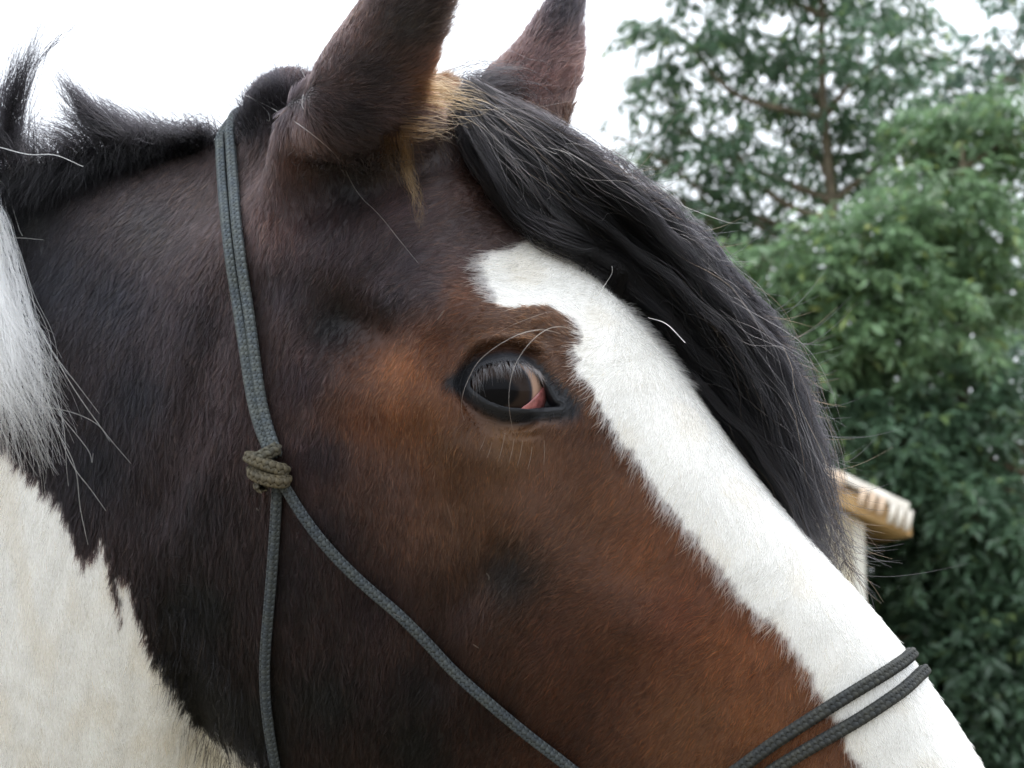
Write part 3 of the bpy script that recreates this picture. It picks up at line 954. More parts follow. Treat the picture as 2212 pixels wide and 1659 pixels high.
# brownish, frayed ends along the upper edge
fr = []
for k in range(800):
    u0 = rng.uniform(.15, .97); i = int(u0 * 59); a = rng.uniform(.65, 1.02)
    q = lo[i] * (1 - a) + hi[i] * a
    d = nrm(np.array([hi[min(i + 3, 59)] - hi[max(i - 3, 0)]])[0][:2])
    ang = math.radians(rng.normal(-8, 22)); dx = d[0] * math.cos(ang) - d[1] * math.sin(ang); dy = d[0] * math.sin(ang) + d[1] * math.cos(ang)
    Ls = rng.uniform(40, 150); bd = rng.normal(0, .5)
    pts = []
    for s in np.linspace(0, 1, 5):
        pts.append(pix(q[0] + dx * Ls * s - dy * bd * Ls * s * s, q[1] + dy * Ls * s + dx * bd * Ls * s * s, q[2] * .001 + .002))
    fr.append(pts)
for k in range(150):                                   # single strands that cross the lock on its near face
    u0 = rng.uniform(.02, .75); a = rng.uniform(-.05, 1.0); da = rng.normal(0, .35); du = rng.uniform(.08, .28); ph = rng.uniform(0, 6.28); wf = rng.uniform(3, 9)
    pts = []
    for s in np.linspace(0, 1, 8):
        u = min(u0 + du * s, 1.0); i = int(u * 59); aa = a + da * s + .06 * math.sin(ph + wf * s)
        q = lo[i] * (1 - aa) + hi[i] * aa
        pts.append(pix(q[0], q[1], max(q[2] * .001, -.045) + .022 + .006 * math.sin(ph * 2 + 3 * s)))
    fr.append(pts)
FR = strands_from(fr, 34)
hair_obj('forelock', np.concatenate([FL, FR]), np.r_[np.concatenate(fl_rad), np.full(len(FR), .00010)],
         np.concatenate([np.concatenate(fl_col), np.concatenate([shades(len(FR) - 150, BLACK, .4, .35), shades(150, np.array([.03, .026, .025]), .6, .1)])]), M_LONG, horse, taper=.4)

# mane: short black hair standing along the crest, wisps, and hair lying down on the near side
mn, mc = [], []
for k in range(150):
    px = rng.uniform(-160, 470)
    cy = np.interp(px, [-300, 0, 180, 350, 510], [450, 396, 356, 318, 283])
    side = rng.uniform(-.014, .016)
    tall = np.interp(px, [-160, 20, 120, 250, 330, 400, 470], [150, 175, 110, 130, 110, 60, 30]) * rng.uniform(.45, 1.0)
    lean = np.interp(px, [-160, 30, 60, 250, 470], [.3, .15, -.5, -.85, -1.0]) + rng.normal(0, .28)
    p0 = pix(px, cy + 18, side); p1 = pix(px + lean * tall * .45, cy + 10 - tall * .55, side * 1.6); p2 = pix(px + lean * tall * 1.1, cy - tall * .85 + rng.normal(0, 10), side * 2.0)
    n = 30
    mn.append(lock(np.array([p0, p1, p2]), n, .008, 12, wave=.0012, freq=1.2, tipspread=.008, lens=(.5, 1.15))); mc.append(shades(n, BLACK, .35, .02))
for tip, root_, n, sp in [((123, 159), (239, 300), 260, .010), ((150, 190), (290, 312), 200, .012), ((210, 215), (330, 316), 160, .012), ((92, 55), (20, 330), 150, .010), ((68, 113), (5, 345), 190, .012), ((35, 95), (-10, 350), 110, .010), ((185, 30), (70, 150), 14, .003), ((300, 250), (400, 315), 160, .012)]:
    a = pix(*root_, .0); c = pix(*tip, .012); b = pix((root_[0] * .55 + tip[0] * .45) - 8, (root_[1] + tip[1]) / 2 + 6, .004)
    mn.append(lock(np.array([a, b, c]), n, sp, 12, wave=.0018, freq=1.4, tipspread=sp * .55, lens=(.5, 1.1))); mc.append(shades(n, BLACK, .3, .0))
# lying on the near side of the neck
for k in range(150):
    px = rng.uniform(-150, 455)
    cy = np.interp(px, [-300, 0, 180, 350, 510], [450, 396, 356, 318, 283])
    low = np.interp(px, [-150, 60, 200, 330, 455], [190, 140, 110, 70, 25]) * rng.uniform(.4, 1.0)
    pts = [pix(px, cy - 6, .004)]
    for s in (.4, 1.0):
        h = hit(bvh, px - s * low * rng.uniform(.1, .6), cy + 12 + s * low)
        if h is None:
            break
        pts.append(h[0] + h[1] * .005)
    if len(pts) == 3:
        n = 55
        mn.append(lock(np.array(pts), n, .011, 12, wave=.002, freq=1.5, tipspread=.012, lens=(.5, 1.0))); mc.append(shades(n, BLACK * .8, .3, .0))
hair_obj('mane', np.concatenate(mn), np.full(sum(len(a) for a in mn), .00011), np.concatenate(mc), M_LONG, horse, taper=.35)

# long white mane hair falling over the neck at the edge of the picture
wm, wc = [], []
def on_neck(px, py, off):
    h = hit(bvh, px, py)
    return pix(px, py, .08) if h is None else h[0] + nrm(h[1] - .6 * ray(px, py)) * off
for k in range(105):
    x0 = rng.uniform(-260, 15); y0 = 400 + rng.uniform(0, 90) - x0 * .1
    ex = np.interp(rng.random(), [0, .6, 1], [-190, 105, 172]); ey = rng.uniform(900, 1115) - max(0, ex - 60) * .6
    mx = (x0 + ex) / 2 + rng.uniform(10, 55)
    pts = [on_neck(x0, y0, .012), on_neck(x0 * .6 + mx * .4, y0 * .68 + 700 * .32, .016), on_neck(mx, y0 * .4 + ey * .6, .013), on_neck((mx + ex) / 2 + 4, (y0 * .4 + ey * .6 + ey) / 2, .010), on_neck(ex, ey, .006)]
    n = int(rng.integers(5, 26))
    wm.append(lock(np.array(pts), n, .006, 18, wave=.0030, freq=2.0, tipspread=.009, lens=(.6, 1.0))); wc.append(shades(n, (.90, .885, .82), .05))
loose = [[(-10, 455), (40, 520), (62, 560), (68, 600)], [(-10, 380), (30, 430), (60, 510), (66, 520)], [(0, 318), (60, 333), (120, 335), (180, 360)], [(60, 640), (130, 760), (190, 840), (232, 895)],
         [(90, 690), (170, 830), (240, 930), (300, 1000)], [(110, 880), (180, 895), (230, 920), (255, 955)], [(115, 850), (165, 990), (215, 1060), (245, 1102)], [(120, 900), (175, 1000), (190, 1100), (206, 1175)],
         [(20, 525), (60, 524), (112, 528)], [(140, 890), (205, 970), (215, 1000), (218, 980)], [(100, 740), (150, 900), (160, 1010), (164, 1050)]]
ls = [[on_neck(p[0], p[1], .012) for p in l] for l in loose]
wm.append(strands_from(ls, 18)); wc.append(shades(len(ls), (.70, .67, .56), .1))
WM = np.concatenate(wm)
hair_obj('white_mane', WM, np.r_[np.full(len(WM) - len(ls), .00017), np.full(len(ls), .00024)], np.concatenate(wc), M_WHITE, horse, taper=.5)

# clipped black hair behind the ears, golden tufts at the ear, locks hanging under it, beard along the jaw
tf, tc_, tr = [], [], []
for k in range(80):
    px = rng.uniform(515, 665); py = np.interp(px, [515, 560, 620, 690], [272, 196, 166, 160]) + rng.uniform(0, 70)
    b0 = pix(px, py + 20, .004 + rng.uniform(-.02, .03)); dx = np.interp(px, [520, 690], [-26, 6]) + rng.normal(0, 12)
    G = np.array([b0, pix(px + dx * .5, py - 12, lat(b0[None])[0] * 1.1), pix(px + dx, py - 34, lat(b0[None])[0] * 1.2)])
    n = 45
    tf.append(lock(G, n, .010, 12, wave=.0008, freq=1.0, tipspread=.011, lens=(.5, 1.0))); tc_.append(shades(n, BLACK * 1.2, .3, .02)); tr.append(np.full(n, .00010))
GOLD = np.array([.085, .046, .019])
def tuft(px_path, offs, n, sp, tip, base, var=.25):
    G = np.array([surf(p[0], p[1], o) for p, o in zip(px_path, offs)])
    tf.append(lock(G, n, sp, 12, wave=.003, freq=1.8, tipspread=tip, lens=(.45, 1.0))); tc_.append(shades(n, base, var)); tr.append(np.full(n, .00013))
for k in range(12):
    y0 = rng.uniform(172, 235); ln_ = rng.uniform(90, 150); dr = rng.normal(12, 14)
    L0 = .075
    G = np.array([pix(885 + rng.uniform(-10, 30), y0, .088), pix(930, y0 - 2, .088), pix(930 + ln_ * .55, y0 + dr * .6, .080), pix(930 + ln_, y0 + dr * 1.9, .066)])
    n = 8
    tf.append(lock(G, n, .008, 12, wave=.0028, freq=1.2, tipspread=.007, lens=(.45, 1.0))); tc_.append(shades(n, GOLD * rng.uniform(.3, 1.0), .35)); tr.append(np.full(n, .00012))
for k in range(9):
    y0 = rng.uniform(250, 300); ln_ = rng.uniform(60, 100); dr = rng.normal(14, 10)
    G = np.array([surf(860 + rng.uniform(-10, 20), y0, .004), surf(895, y0 + 2, .010), surf(895 + ln_ * .5, y0 + dr * .5, .014), surf(895 + ln_, y0 + dr * 1.6, .012)])
    n = 8
    tf.append(lock(G, n, .007, 12, wave=.003, freq=1.2, tipspread=.008, lens=(.45, 1.0))); tc_.append(shades(n, GOLD * .7, .3)); tr.append(np.full(n, .00012))
tuft([(868, 285), (876, 330), (886, 380), (900, 440), (912, 500)], [.008, .012, .012, .010, .008], 70, .006, .002, GOLD * np.array([1.8, 1.9, 2.0]))
tuft([(836, 290), (836, 330), (838, 372), (842, 408)], [.006, .010, .010, .008], 36, .005, .0022, GOLD * .6)
for k in range(22):
    px = rng.uniform(660, 860); py = np.interp(px, [560, 640, 760, 860], [260, 330, 330, 300])
    tuft([(px, py), (px + rng.normal(8, 12), py + 25), (px + rng.normal(14, 18), py + 52)], [.003, .006, .005], 12, .008, .009, np.array([.022, .017, .016]), .3)
# black fringe between the ears and over the far ear base
for k in range(34):
    x0 = rng.uniform(960, 1050); y0 = rng.uniform(172, 225)
    G = np.array([pix(x0, y0, -.005), pix(x0 + 70, y0 - rng.uniform(0, 22), -.03), pix(x0 + 150, y0 + rng.uniform(0, 50), -.06)])
    n = 16
    tf.append(lock(G, n, .010, 12, wave=.005, freq=1.4, tipspread=.013, lens=(.4, 1.0))); tc_.append(shades(n, BLACK * 1.6, .4, .05)); tr.append(np.full(n, .00010))
hair_obj('ear_and_poll_hair', np.concatenate(tf), np.concatenate(tr), np.concatenate(tc_), M_LONG, horse, taper=.3)

bd, bc = [], []
JAW = resample(np.array([(330, 1180), (312, 1300), (325, 1420), (362, 1510), (430, 1610), (520, 1700)], float), 60)
for k in range(80):
    i = int(59 * rng.random() ** .6); q = JAW[i] + np.array([rng.uniform(8, 150), rng.normal(0, 20)])
    L_ = rng.uniform(50, 150) * (.35 + .65 * i / 60)
    G = []
    for s in (0, .35, .7, 1):
        h = hit(bvh, q[0] - 2, q[1]) if s == 0 else None
        if s == 0:
            p0 = pix(*q, .07) if h is None else h[0] + h[1] * .001
            base_d = lat(p0[None])[0]
        G.append(p0 if s == 0 else pix(q[0] - s * L_ * .22, q[1] + s * L_, base_d + .004 + .004 * s))
    n = 9
    bd.append(lock(np.array(G), n, .009, 10, wave=.0010, freq=.8, tipspread=.009, lens=(.4, 1.1))); bc.append(shades(n, BLACK * .9, .3, .03))
hair_obj('jaw_beard', np.concatenate(bd), np.full(sum(len(a) for a in bd), .00010), np.concatenate(bc), M_LONG, horse, taper=.3)

# single long pale hairs that lie loose on the coat
sh = [feeler([(530, 206), (580, 230), (650, 272), (720, 330), (748, 372), (775, 420), (820, 465), (860, 515), (903, 568)], [.008, .008, .008, .008, .012, .012, .010, .006, .004]),
      feeler([(536, 206), (565, 228), (580, 245), (582, 262), (576, 258)], [.010] * 5),
      feeler([(652, 152), (660, 175), (655, 205), (652, 225), (656, 236)], [.006] * 5),
      feeler([(850, 1325), (862, 1332), (870, 1338)], [.010] * 3), feeler([(1050, 1238), (1056, 1245), (1056, 1253)], [.005] * 3),
      feeler([(1022, 1392), (1034, 1400)], [.003] * 2), feeler([(554, 1098), (558, 1103)], [.004] * 2),
      feeler([(1290, 640), (1310, 610), (1322, 590), (1322, 575)], [.006, .010, .014, .016]), feeler([(1480, 740), (1440, 700), (1400, 686)], [.01, .014, .012]),
      feeler([(945, 690), (952, 680), (960, 670)], [.003, .004, .004])]
hair_obj('loose_pale_hair', strands_from(sh, 26), np.full(len(sh), .00022), np.array([.72, .70, .60]), M_LONG, horse, taper=.6)

# ------------------------------------------------------------------ rope halter: braided cord laid on the coat
halter = bpy.data.objects.new('rope_halter', None); COL.objects.link(halter)
tag(halter, 'weathered grey braided rope halter tied round the horse\'s head', 'halter')
CR = .00285
M_ROPE, t_, b_ = new_mat('braided_cord')
b_.inputs['Roughness'].default_value = .75
b_.inputs['Specular IOR Level'].default_value = .25
tc2 = t_.nodes.new('ShaderNodeTexCoord'); n2 = t_.nodes.new('ShaderNodeTexNoise'); n2.inputs['Scale'].default_value = 160; n2.inputs['Detail'].default_value = 8
t_.links.new(tc2.outputs['Object'], n2.inputs['Vector'])
n3 = t_.nodes.new('ShaderNodeTexNoise'); n3.inputs['Scale'].default_value = 900; n3.inputs['Detail'].default_value = 3
t_.links.new(tc2.outputs['Object'], n3.inputs['Vector'])
at2 = t_.nodes.new('ShaderNodeAttribute'); at2.attribute_name = 'coat'
rp = t_.nodes.new('ShaderNodeValToRGB'); rp.color_ramp.elements[0].position = .35; rp.color_ramp.elements[1].position = .75
rp.color_ramp.elements[0].color = (.8, .84, .88, 1); rp.color_ramp.elements[1].color = (1.12, 1.08, .92, 1)
t_.links.new(n2.outputs['Fac'], rp.inputs[0])
mx = t_.nodes.new('ShaderNodeMix'); mx.data_type = 'RGBA'; mx.blend_type = 'MULTIPLY'; mx.inputs['Factor'].default_value = 1
t_.links.new(at2.outputs['Color'], mx.inputs['A']); t_.links.new(rp.outputs[0], mx.inputs['B'])
t_.links.new(mx.outputs['Result'], b_.inputs['Base Color'])
bp2 = t_.nodes.new('ShaderNodeBump'); bp2.inputs['Strength'].default_value = .5; bp2.inputs['Distance'].default_value = .0004
t_.links.new(n3.outputs['Fac'], bp2.inputs['Height']); t_.links.new(bp2.outputs[0], b_.inputs['Normal'])

def frames(P):
    t = nrm(np.gradient(P, axis=0))
    a = np.empty_like(P); v = nrm(np.cross(t[0], [0.3, .2, 1]))
    for i in range(len(P)):
        v = nrm(v - t[i] * (v @ t[i])); a[i] = v
    return t, a, np.cross(t, a)

def cord(name, path, colour, r=CR, parent=halter, fine=True, dirt=None):
    path = np.asarray(path, float)
    length = np.linalg.norm(np.diff(catmull(path, 200), axis=0), axis=1).sum()
    step = .0006 if fine else .004
    n = max(8, int(length / step))
    P = resample(path, n); t, a, b = frames(P)
    s = np.linspace(0, length, n)
    V, Q, C = [], [], []
    def tube(cen, ax1, ax2, r1, r2, m, col):
        o = sum(len(v) for v in V)
        th = np.arange(m) / m * 2 * math.pi
        R_ = cen[:, None] + ax1[:, None] * (np.cos(th) * r1)[None, :, None] + ax2[:, None] * (np.sin(th) * r2)[None, :, None]
        V.append(R_.reshape(-1, 3)); C.append(np.broadcast_to(col, (R_.shape[0], m, 3)).reshape(-1, 3) if np.ndim(col) == 1 else np.repeat(col, m, 0))
        i = np.arange(len(cen) - 1)[:, None]; j = np.arange(m)[None]
        Q.append(np.stack([i * m + j, i * m + (j + 1) % m, (i + 1) * m + (j + 1) % m, (i + 1) * m + j], -1).reshape(-1, 4) + o)
    colour = np.asarray(colour)
    if fine:
        ns, pitch = 5, .0170
        k_ = r * .80
        tube(P[::6], a[::6], b[::6], k_ * .8, k_ * .8, 8, colour * .12)
        for sg in (1, -1):
            for k in range(ns):
                th = sg * 2 * math.pi * s / pitch + 2 * math.pi * k / ns + (.0 if sg > 0 else math.pi / ns)
                ph = 2 * math.pi * ns * s / pitch
                rr = k_ + sg * np.cos(ph) * r * .13 + r * .04
                rad = a * np.cos(th)[:, None] + b * np.sin(th)[:, None]
                cen = P + rad * rr[:, None]
                tg = nrm(np.gradient(cen, axis=0)); wd = np.cross(rad, tg)
                cc = np.broadcast_to(colour, (n, 3)) * (1 + .10 * np.sin(s * 700 + k * 2.1) + rng.normal(0, .10, n))[:, None]
                if dirt is not None:
                    cc = cc * (1 - dirt * .6) + np.array([.15, .10, .04]) * dirt * .6
                tube(cen, wd, rad, r * .43, r * .23, 6, cc * (1.18 if sg > 0 else .82))  # yarn reflection put into the colour: one braid direction lighter, the other darker
    else:
        tube(P, a, b, r, r, 10, colour * .6)
    o = fast_mesh(name, np.concatenate(V), np.concatenate(Q), M_ROPE, parent)
    color_attr(o.data, 'coat', np.clip(np.concatenate(C), 0, 1))
    return o

def laid(pxs, off=.0030):
    out = []
    for p in resample(np.array(pxs, float), max(8, len(pxs) * 4)):
        h = hit(bvh, p[0], p[1])
        if h is not None:
            out.append(h[0] + nrm(h[1]) * off)
    P = np.array(out)
    for _ in range(3):
        P[1:-1] = (P[:-2] + 2 * P[1:-1] + P[2:]) / 4
    return P

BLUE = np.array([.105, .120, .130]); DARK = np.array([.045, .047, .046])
KNOT = (595, 1012)
c1 = laid([(592, 985), (574, 945), (556, 890), (543, 820), (532, 740), (518, 640), (503, 540), (492, 440), (486, 360), (484, 310), (483, 290)])
c2 = laid([(606, 985), (592, 945), (575, 890), (563, 820), (553, 740), (540, 640), (526, 540), (515, 440), (509, 360), (507, 310), (506, 288)])
def over_top(c):
    far = mirror(c)[::-1]
    # round the crest between the two sides, kept outside the neck
    a, b = c[-1], far[0]
    up = np.array([0, 0, 1.0])
    bridge = [a * (1 - s) + b * s + up * .012 * math.sin(math.pi * s) for s in (.2, .4, .6, .8)]
    return c, np.array([a] + bridge + [b]), far
for c in (c1, c2):
    nr, br, fr_ = over_top(c)
    bro = []
    for p in br:
        loc, no, _, d = bvh.find_nearest(Vector(p))
        s = (Vector(p) - loc).dot(no)
        bro.append(np.array(loc + no * .0035) if s < .0035 else p)
    cord('crown_cord', np.concatenate([nr[::1], np.array(bro)[1:-1]]), BLUE)
    cord('crown_cord', np.concatenate([np.array(bro)[-2:], fr_]), BLUE, fine=False)
tl = laid([(606, 1045), (603, 1100), (598, 1180), (592, 1260), (585, 1340), (579, 1420), (580, 1500), (588, 1570), (600, 1640), (616, 1720), (640, 1800)])
ck = laid([(618, 1045), (645, 1090), (690, 1155), (750, 1222), (810, 1278), (862, 1322), (930, 1392), (1000, 1462), (1075, 1528), (1150, 1590), (1240, 1659), (1330, 1735), (1400, 1790)])
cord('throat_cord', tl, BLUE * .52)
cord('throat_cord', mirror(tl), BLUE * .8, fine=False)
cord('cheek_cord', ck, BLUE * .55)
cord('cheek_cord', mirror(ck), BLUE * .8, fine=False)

def nose_loop(pxs, off=.0026):
    near = laid(pxs, off)
    near = near[lat(near) > .004]
    far = mirror(near)[::-1]
    a, b = near[-1], far[0]
    mid_ = (a + b) / 2
    loc, no, _, d = bvh.find_nearest(Vector(mid_))
    m_ = np.array(loc + no * (off + .0006))
    return near, np.array([near[-2], a, m_, b, far[1]]), far
for pxs in ([(1420, 1775), (1500, 1722), (1590, 1664), (1660, 1612), (1740, 1560), (1820, 1510), (1890, 1468), (1925, 1447), (1945, 1432), (1958, 1424)],
            [(1450, 1805), (1540, 1745), (1640, 1682), (1710, 1638), (1790, 1592), (1860, 1552), (1920, 1512), (1955, 1488), (1972, 1470), (1980, 1462)]):
    nr, br, fr_ = nose_loop(pxs)
    cord('noseband_cord', np.concatenate([nr, br[2:4]]), DARK, r=.0033)
    cord('noseband_cord', np.concatenate([br[2:4], fr_[1:]]), DARK, r=.0033, fine=False)

# knot: the doubled cord wrapped round itself
kc = hit(bvh, *KNOT); KO = kc[0] + kc[1] * .0075; kn = nrm(kc[1])
kx = nrm(RT - kn * (RT @ kn)); ky = np.cross(kn, kx)
axis = nrm(kx * .22 - ky * .97)                            # the way the cord runs through the knot
sidev = np.cross(axis, kn)
def knot_pt(u, ang, R_, tilt=.0):
    """u along the cord in mm, ang round it."""
    return KO + axis * (u * .001) + sidev * (math.sin(ang) * R_ * .001) + kn * (math.cos(ang) * R_ * .8 * .001) + axis * (tilt * math.sin(ang) * .001)
wrap1 = [knot_pt(-8.5 + 1.2 * math.cos(a), a, 7.0, 1.6) for a in np.linspace(-1.9, 2.1, 14)]
wrap2 = [knot_pt(-3.2 - 1.5 * math.cos(a), a, 9.4, -5.5) for a in np.linspace(-2.3, 2.2, 14)]
wrap3 = [knot_pt(3.6 + .8 * math.cos(a), a, 9.2, -5.0) for a in np.linspace(-2.2, 1.9, 12)]
wrap4 = [knot_pt(8.2 + 1.5 * math.cos(a), a, 6.6, -1.0) for a in np.linspace(.35, 2.9, 10)]
wrap5 = [knot_pt(8.4, a, 6.2, 2.5) for a in np.linspace(-2.7, -.7, 10)]
KC = np.array([.080, .080, .068])
knot = cord('knot', wrap2, KC, r=.0034, dirt=.45)
for wv_, rr_, dd in ((wrap1, .0034, .2), (wrap3, .0034, .55), (wrap4, .0033, .4), (wrap5, .0031, .3)):
    w_ = cord('wrap', wv_, KC, r=rr_, parent=knot, dirt=dd)
mir = mirror(np.array(wrap2))
cord('knot', mir, KC, r=.0045, fine=False)

# ------------------------------------------------------------------ small house with a tiled roof behind the horse
def box(bm_, x0, x1, y0, y1, z0, z1):
    vs_ = [bm_.verts.new(p) for p in ((x0, y0, z0), (x1, y0, z0), (x1, y1, z0), (x0, y1, z0), (x0, y0, z1), (x1, y0, z1), (x1, y1, z1), (x0, y1, z1))]
    for f in ((0, 1, 5, 4), (1, 2, 6, 5), (2, 3, 7, 6), (3, 0, 4, 7), (4, 5, 6, 7), (3, 2, 1, 0)):
        bm_.faces.new([vs_[i] for i in f])
def bm_obj(name, bm_, mat, parent=None, bevel=0):
    if bevel:
        bmesh.ops.bevel(bm_, geom=list(bm_.edges), offset=bevel, segments=2, affect='EDGES')
    bmesh.ops.recalc_face_normals(bm_, faces=bm_.faces)
    m_ = bpy.data.meshes.new(name); bm_.to_mesh(m_); bm_.free()
    m_.materials.append(mat)
    o = bpy.data.objects.new(name, m_); COL.objects.link(o)
    if parent:
        o.parent = parent
    return o
HY = 16.0                                              # distance of the gable wall
def at_y(px, py, y):
    d = ray(px, py); return CAM + d * (y - CAM[1]) / d[1]
corner = at_y(1872, 1121, HY - .26)
XR = corner[0]; ZE = corner[2]
house = bpy.data.objects.new('small_house', None); COL.objects.link(house)
house.location = (XR - 2.0, HY, 0)
tag(house, 'cream rendered house with a terracotta tiled gable roof behind the forelock', 'house')
M_WALL = plain_mat('cream_render', (.62, .57, .44), .9, .10, 3, .3)
M_TRIM = plain_mat('pale_corner', (.74, .73, .66), .8, .06, 5, .1)
M_BOARD = plain_mat('ochre_verge', (.52, .34, .15), .7, .12, 6, .2)
M_TILE = plain_mat('cream_tile', (.74, .69, .60), .8, .25, 9, .4)  # whitish cream with mottled tone
M_TILE2 = plain_mat('pinkish_tile', (.72, .55, .40), .8, .15, 9, .3)
M_GLASS = plain_mat('dark_glass', (.02, .025, .03), .08)
SL = math.radians(24); slope = math.tan(SL); half = 2.15
x0 = -half * 2 + 0.0
zw = ZE
apex = zw + slope * half
def hobj(o):
    o.parent = house; o.matrix_parent_inverse = Matrix.Translation(-Vector(house.location)); return o
b = bmesh.new()
prof = [(XR - 2 * half, 0), (XR, 0), (XR, zw), (XR - half, apex), (XR - 2 * half, zw)]
f0 = [b.verts.new((x, HY, z)) for x, z in prof]; f1 = [b.verts.new((x, HY + 5.0, z)) for x, z in prof]
b.faces.new(f0); b.faces.new(f1[::-1])
for i in range(5):
    b.faces.new((f0[i], f1[i], f1[(i + 1) % 5], f0[(i + 1) % 5]))
hobj(bm_obj('wall', b, M_WALL))
b = bmesh.new(); box(b, XR - .06, XR + .025, HY - .03, HY + .06, 0, zw - .02); hobj(bm_obj('corner_trim', b, M_TRIM, bevel=.008))
# door and a window on the gable
b = bmesh.new(); box(b, XR - 2.6, XR - 1.7, HY - .03, HY + .05, 0, 2.0); hobj(bm_obj('door', b, plain_mat('door_wood', (.20, .11, .05), .6, .2, 8, .2), bevel=.01))
b = bmesh.new(); box(b, XR - 1.25, XR - .55, HY - .025, HY + .05, .95, 1.75); wn_ = hobj(bm_obj('window', b, M_GLASS))
b = bmesh.new(); box(b, XR - 1.32, XR - .48, HY - .07, HY + .02, .88, .94); hobj(bm_obj('window_sill', b, M_TRIM))
# roof slabs, both slopes
ov = .33                                              # overhang down the slope (level distance)
th = .13
for sg, nm in ((1, 'roof'), (-1, 'roof')):
    b = bmesh.new()
    xa, za = XR - half, apex + .02
    xb, zb = XR - half + sg * (half + ov), zw - slope * ov + .02
    pr_ = [(xa, za), (xb, zb), (xb, zb + th), (xa, za + th)]
    g0 = [b.verts.new((x, HY - .26, z)) for x, z in pr_]; g1 = [b.verts.new((x, HY + 5.26, z)) for x, z in pr_]
    b.faces.new(g0); b.faces.new(g1[::-1])
    for i in range(4):
        b.faces.new((g0[i], g1[i], g1[(i + 1) % 4], g0[(i + 1) % 4]))
    hobj(bm_obj('roof', b, M_BOARD))
# tiles: rows of half round tiles down each slope; the rows along the gable edge show their ends
def tile_mesh(kind):
    b = bmesh.new(); n = 10; L = .44; r0, r1, tk = .085, .070, .018
    rows = []
    for (y, rr) in ((0, r0), (L, r1)):
        o_ = [b.verts.new((y, math.cos(math.pi * k / n) * rr, math.sin(math.pi * k / n) * rr)) for k in range(n + 1)]
        i_ = [b.verts.new((y, math.cos(math.pi * k / n) * (rr - tk), math.sin(math.pi * k / n) * (rr - tk))) for k in range(n + 1)]
        rows.append((o_, i_))
    (oa, ia), (ob, ib) = rows
    for k in range(n):
        b.faces.new((oa[k], oa[k + 1], ob[k + 1], ob[k])); b.faces.new((ia[k + 1], ia[k], ib[k], ib[k + 1]))
        b.faces.new((oa[k + 1], oa[k], ia[k], ia[k + 1])); b.faces.new((ob[k], ob[k + 1], ib[k + 1], ib[k]))
    for k in (0, n):
        b.faces.new((oa[k], ob[k], ib[k], ia[k]))
    bmesh.ops.recalc_face_normals(b, faces=b.faces)
    m_ = bpy.data.meshes.new('tile'); b.to_mesh(m_); b.free(); m_.materials.append(M_TILE)
    m_.polygons.foreach_set('use_smooth', [True] * len(m_.polygons))
    return m_
TM = tile_mesh(0)
cs = math.cos(SL); sn = math.sin(SL)
for r_ in range(4):
    for k in range(9):
        dn = (half + ov) / cs - .04 - k * .30                      # distance down the slope of the tile's lower end
        o = bpy.data.objects.new('roof_tile', TM); COL.objects.link(o)
        px_ = XR - half + dn * cs; pz_ = apex + .02 + th - dn * sn + .03
        o.location = (px_, HY - .20 + r_ * .19 + rng.normal(0, .008), pz_ + rng.normal(0, .004))
        o.rotation_euler = (rng.normal(0, .02), -SL - .03 + rng.normal(0, .015), math.pi + rng.normal(0, .02))
        hobj(o)
# end tiles and stacked verge pieces on the gable edge
def verge(dn, w, h, tk, mat, z_, name='verge_tile'):
    b = bmesh.new(); box(b, -w / 2, w / 2, -tk, tk, -h / 2, h / 2)
    o = bm_obj(name, b, mat, bevel=min(w, h) * .18)
    o.location = (XR - half + dn * cs, HY - .30, apex + .02 + th * .5 - dn * sn + z_)
    o.rotation_euler = (0, SL - .22, 0)
    for p_ in o.data.polygons:
        p_.use_smooth = True
    hobj(o); return o
Ltot = (half + ov) / cs
for d_, w_ in ((.035, .042), (.10, .042), (.165, .045)):
    verge(Ltot - d_, w_, .155, .05, M_TILE, .035)
for d_, w_ in ((.25, .05), (.325, .05), (.40, .05)):
    verge(Ltot - d_, w_, .135, .030, M_TILE2, .055)
verge(Ltot - .66, .23, .14, .045, M_TILE2, .085)
for d_, w_ in ((.83, .06), (.92, .07), (1.02, .07), (1.3, .2), (1.55, .08), (1.65, .08), (1.9, .2), (2.2, .1)):
    verge(Ltot - d_, w_, .20, .03, M_TILE, .06)

# ------------------------------------------------------------------ trees
def leaf_mat(name, base, var):
    m, t, b = new_mat(name)
    b.inputs['Roughness'].default_value = .34
    b.inputs['Specular IOR Level'].default_value = .6
    at = t.nodes.new('ShaderNodeAttribute'); at.attribute_name = 'coat'
    t.links.new(at.outputs['Color'], b.inputs['Base Color'])
    tr = t.nodes.new('ShaderNodeBsdfTranslucent'); mixs = t.nodes.new('ShaderNodeMixShader'); mixs.inputs[0].default_value = .48
    t.links.new(at.outputs['Color'], tr.inputs['Color'])
    out = t.nodes['Material Output']
    t.links.new(b.outputs[0], mixs.inputs[1]); t.links.new(tr.outputs[0], mixs.inputs[2]); t.links.new(mixs.outputs[0], out.inputs['Surface'])
    return m
M_LEAF = leaf_mat('glossy_leaf', None, None)
M_BARK = plain_mat('bark', (.16, .13, .09), .9, .35, 12, .8)

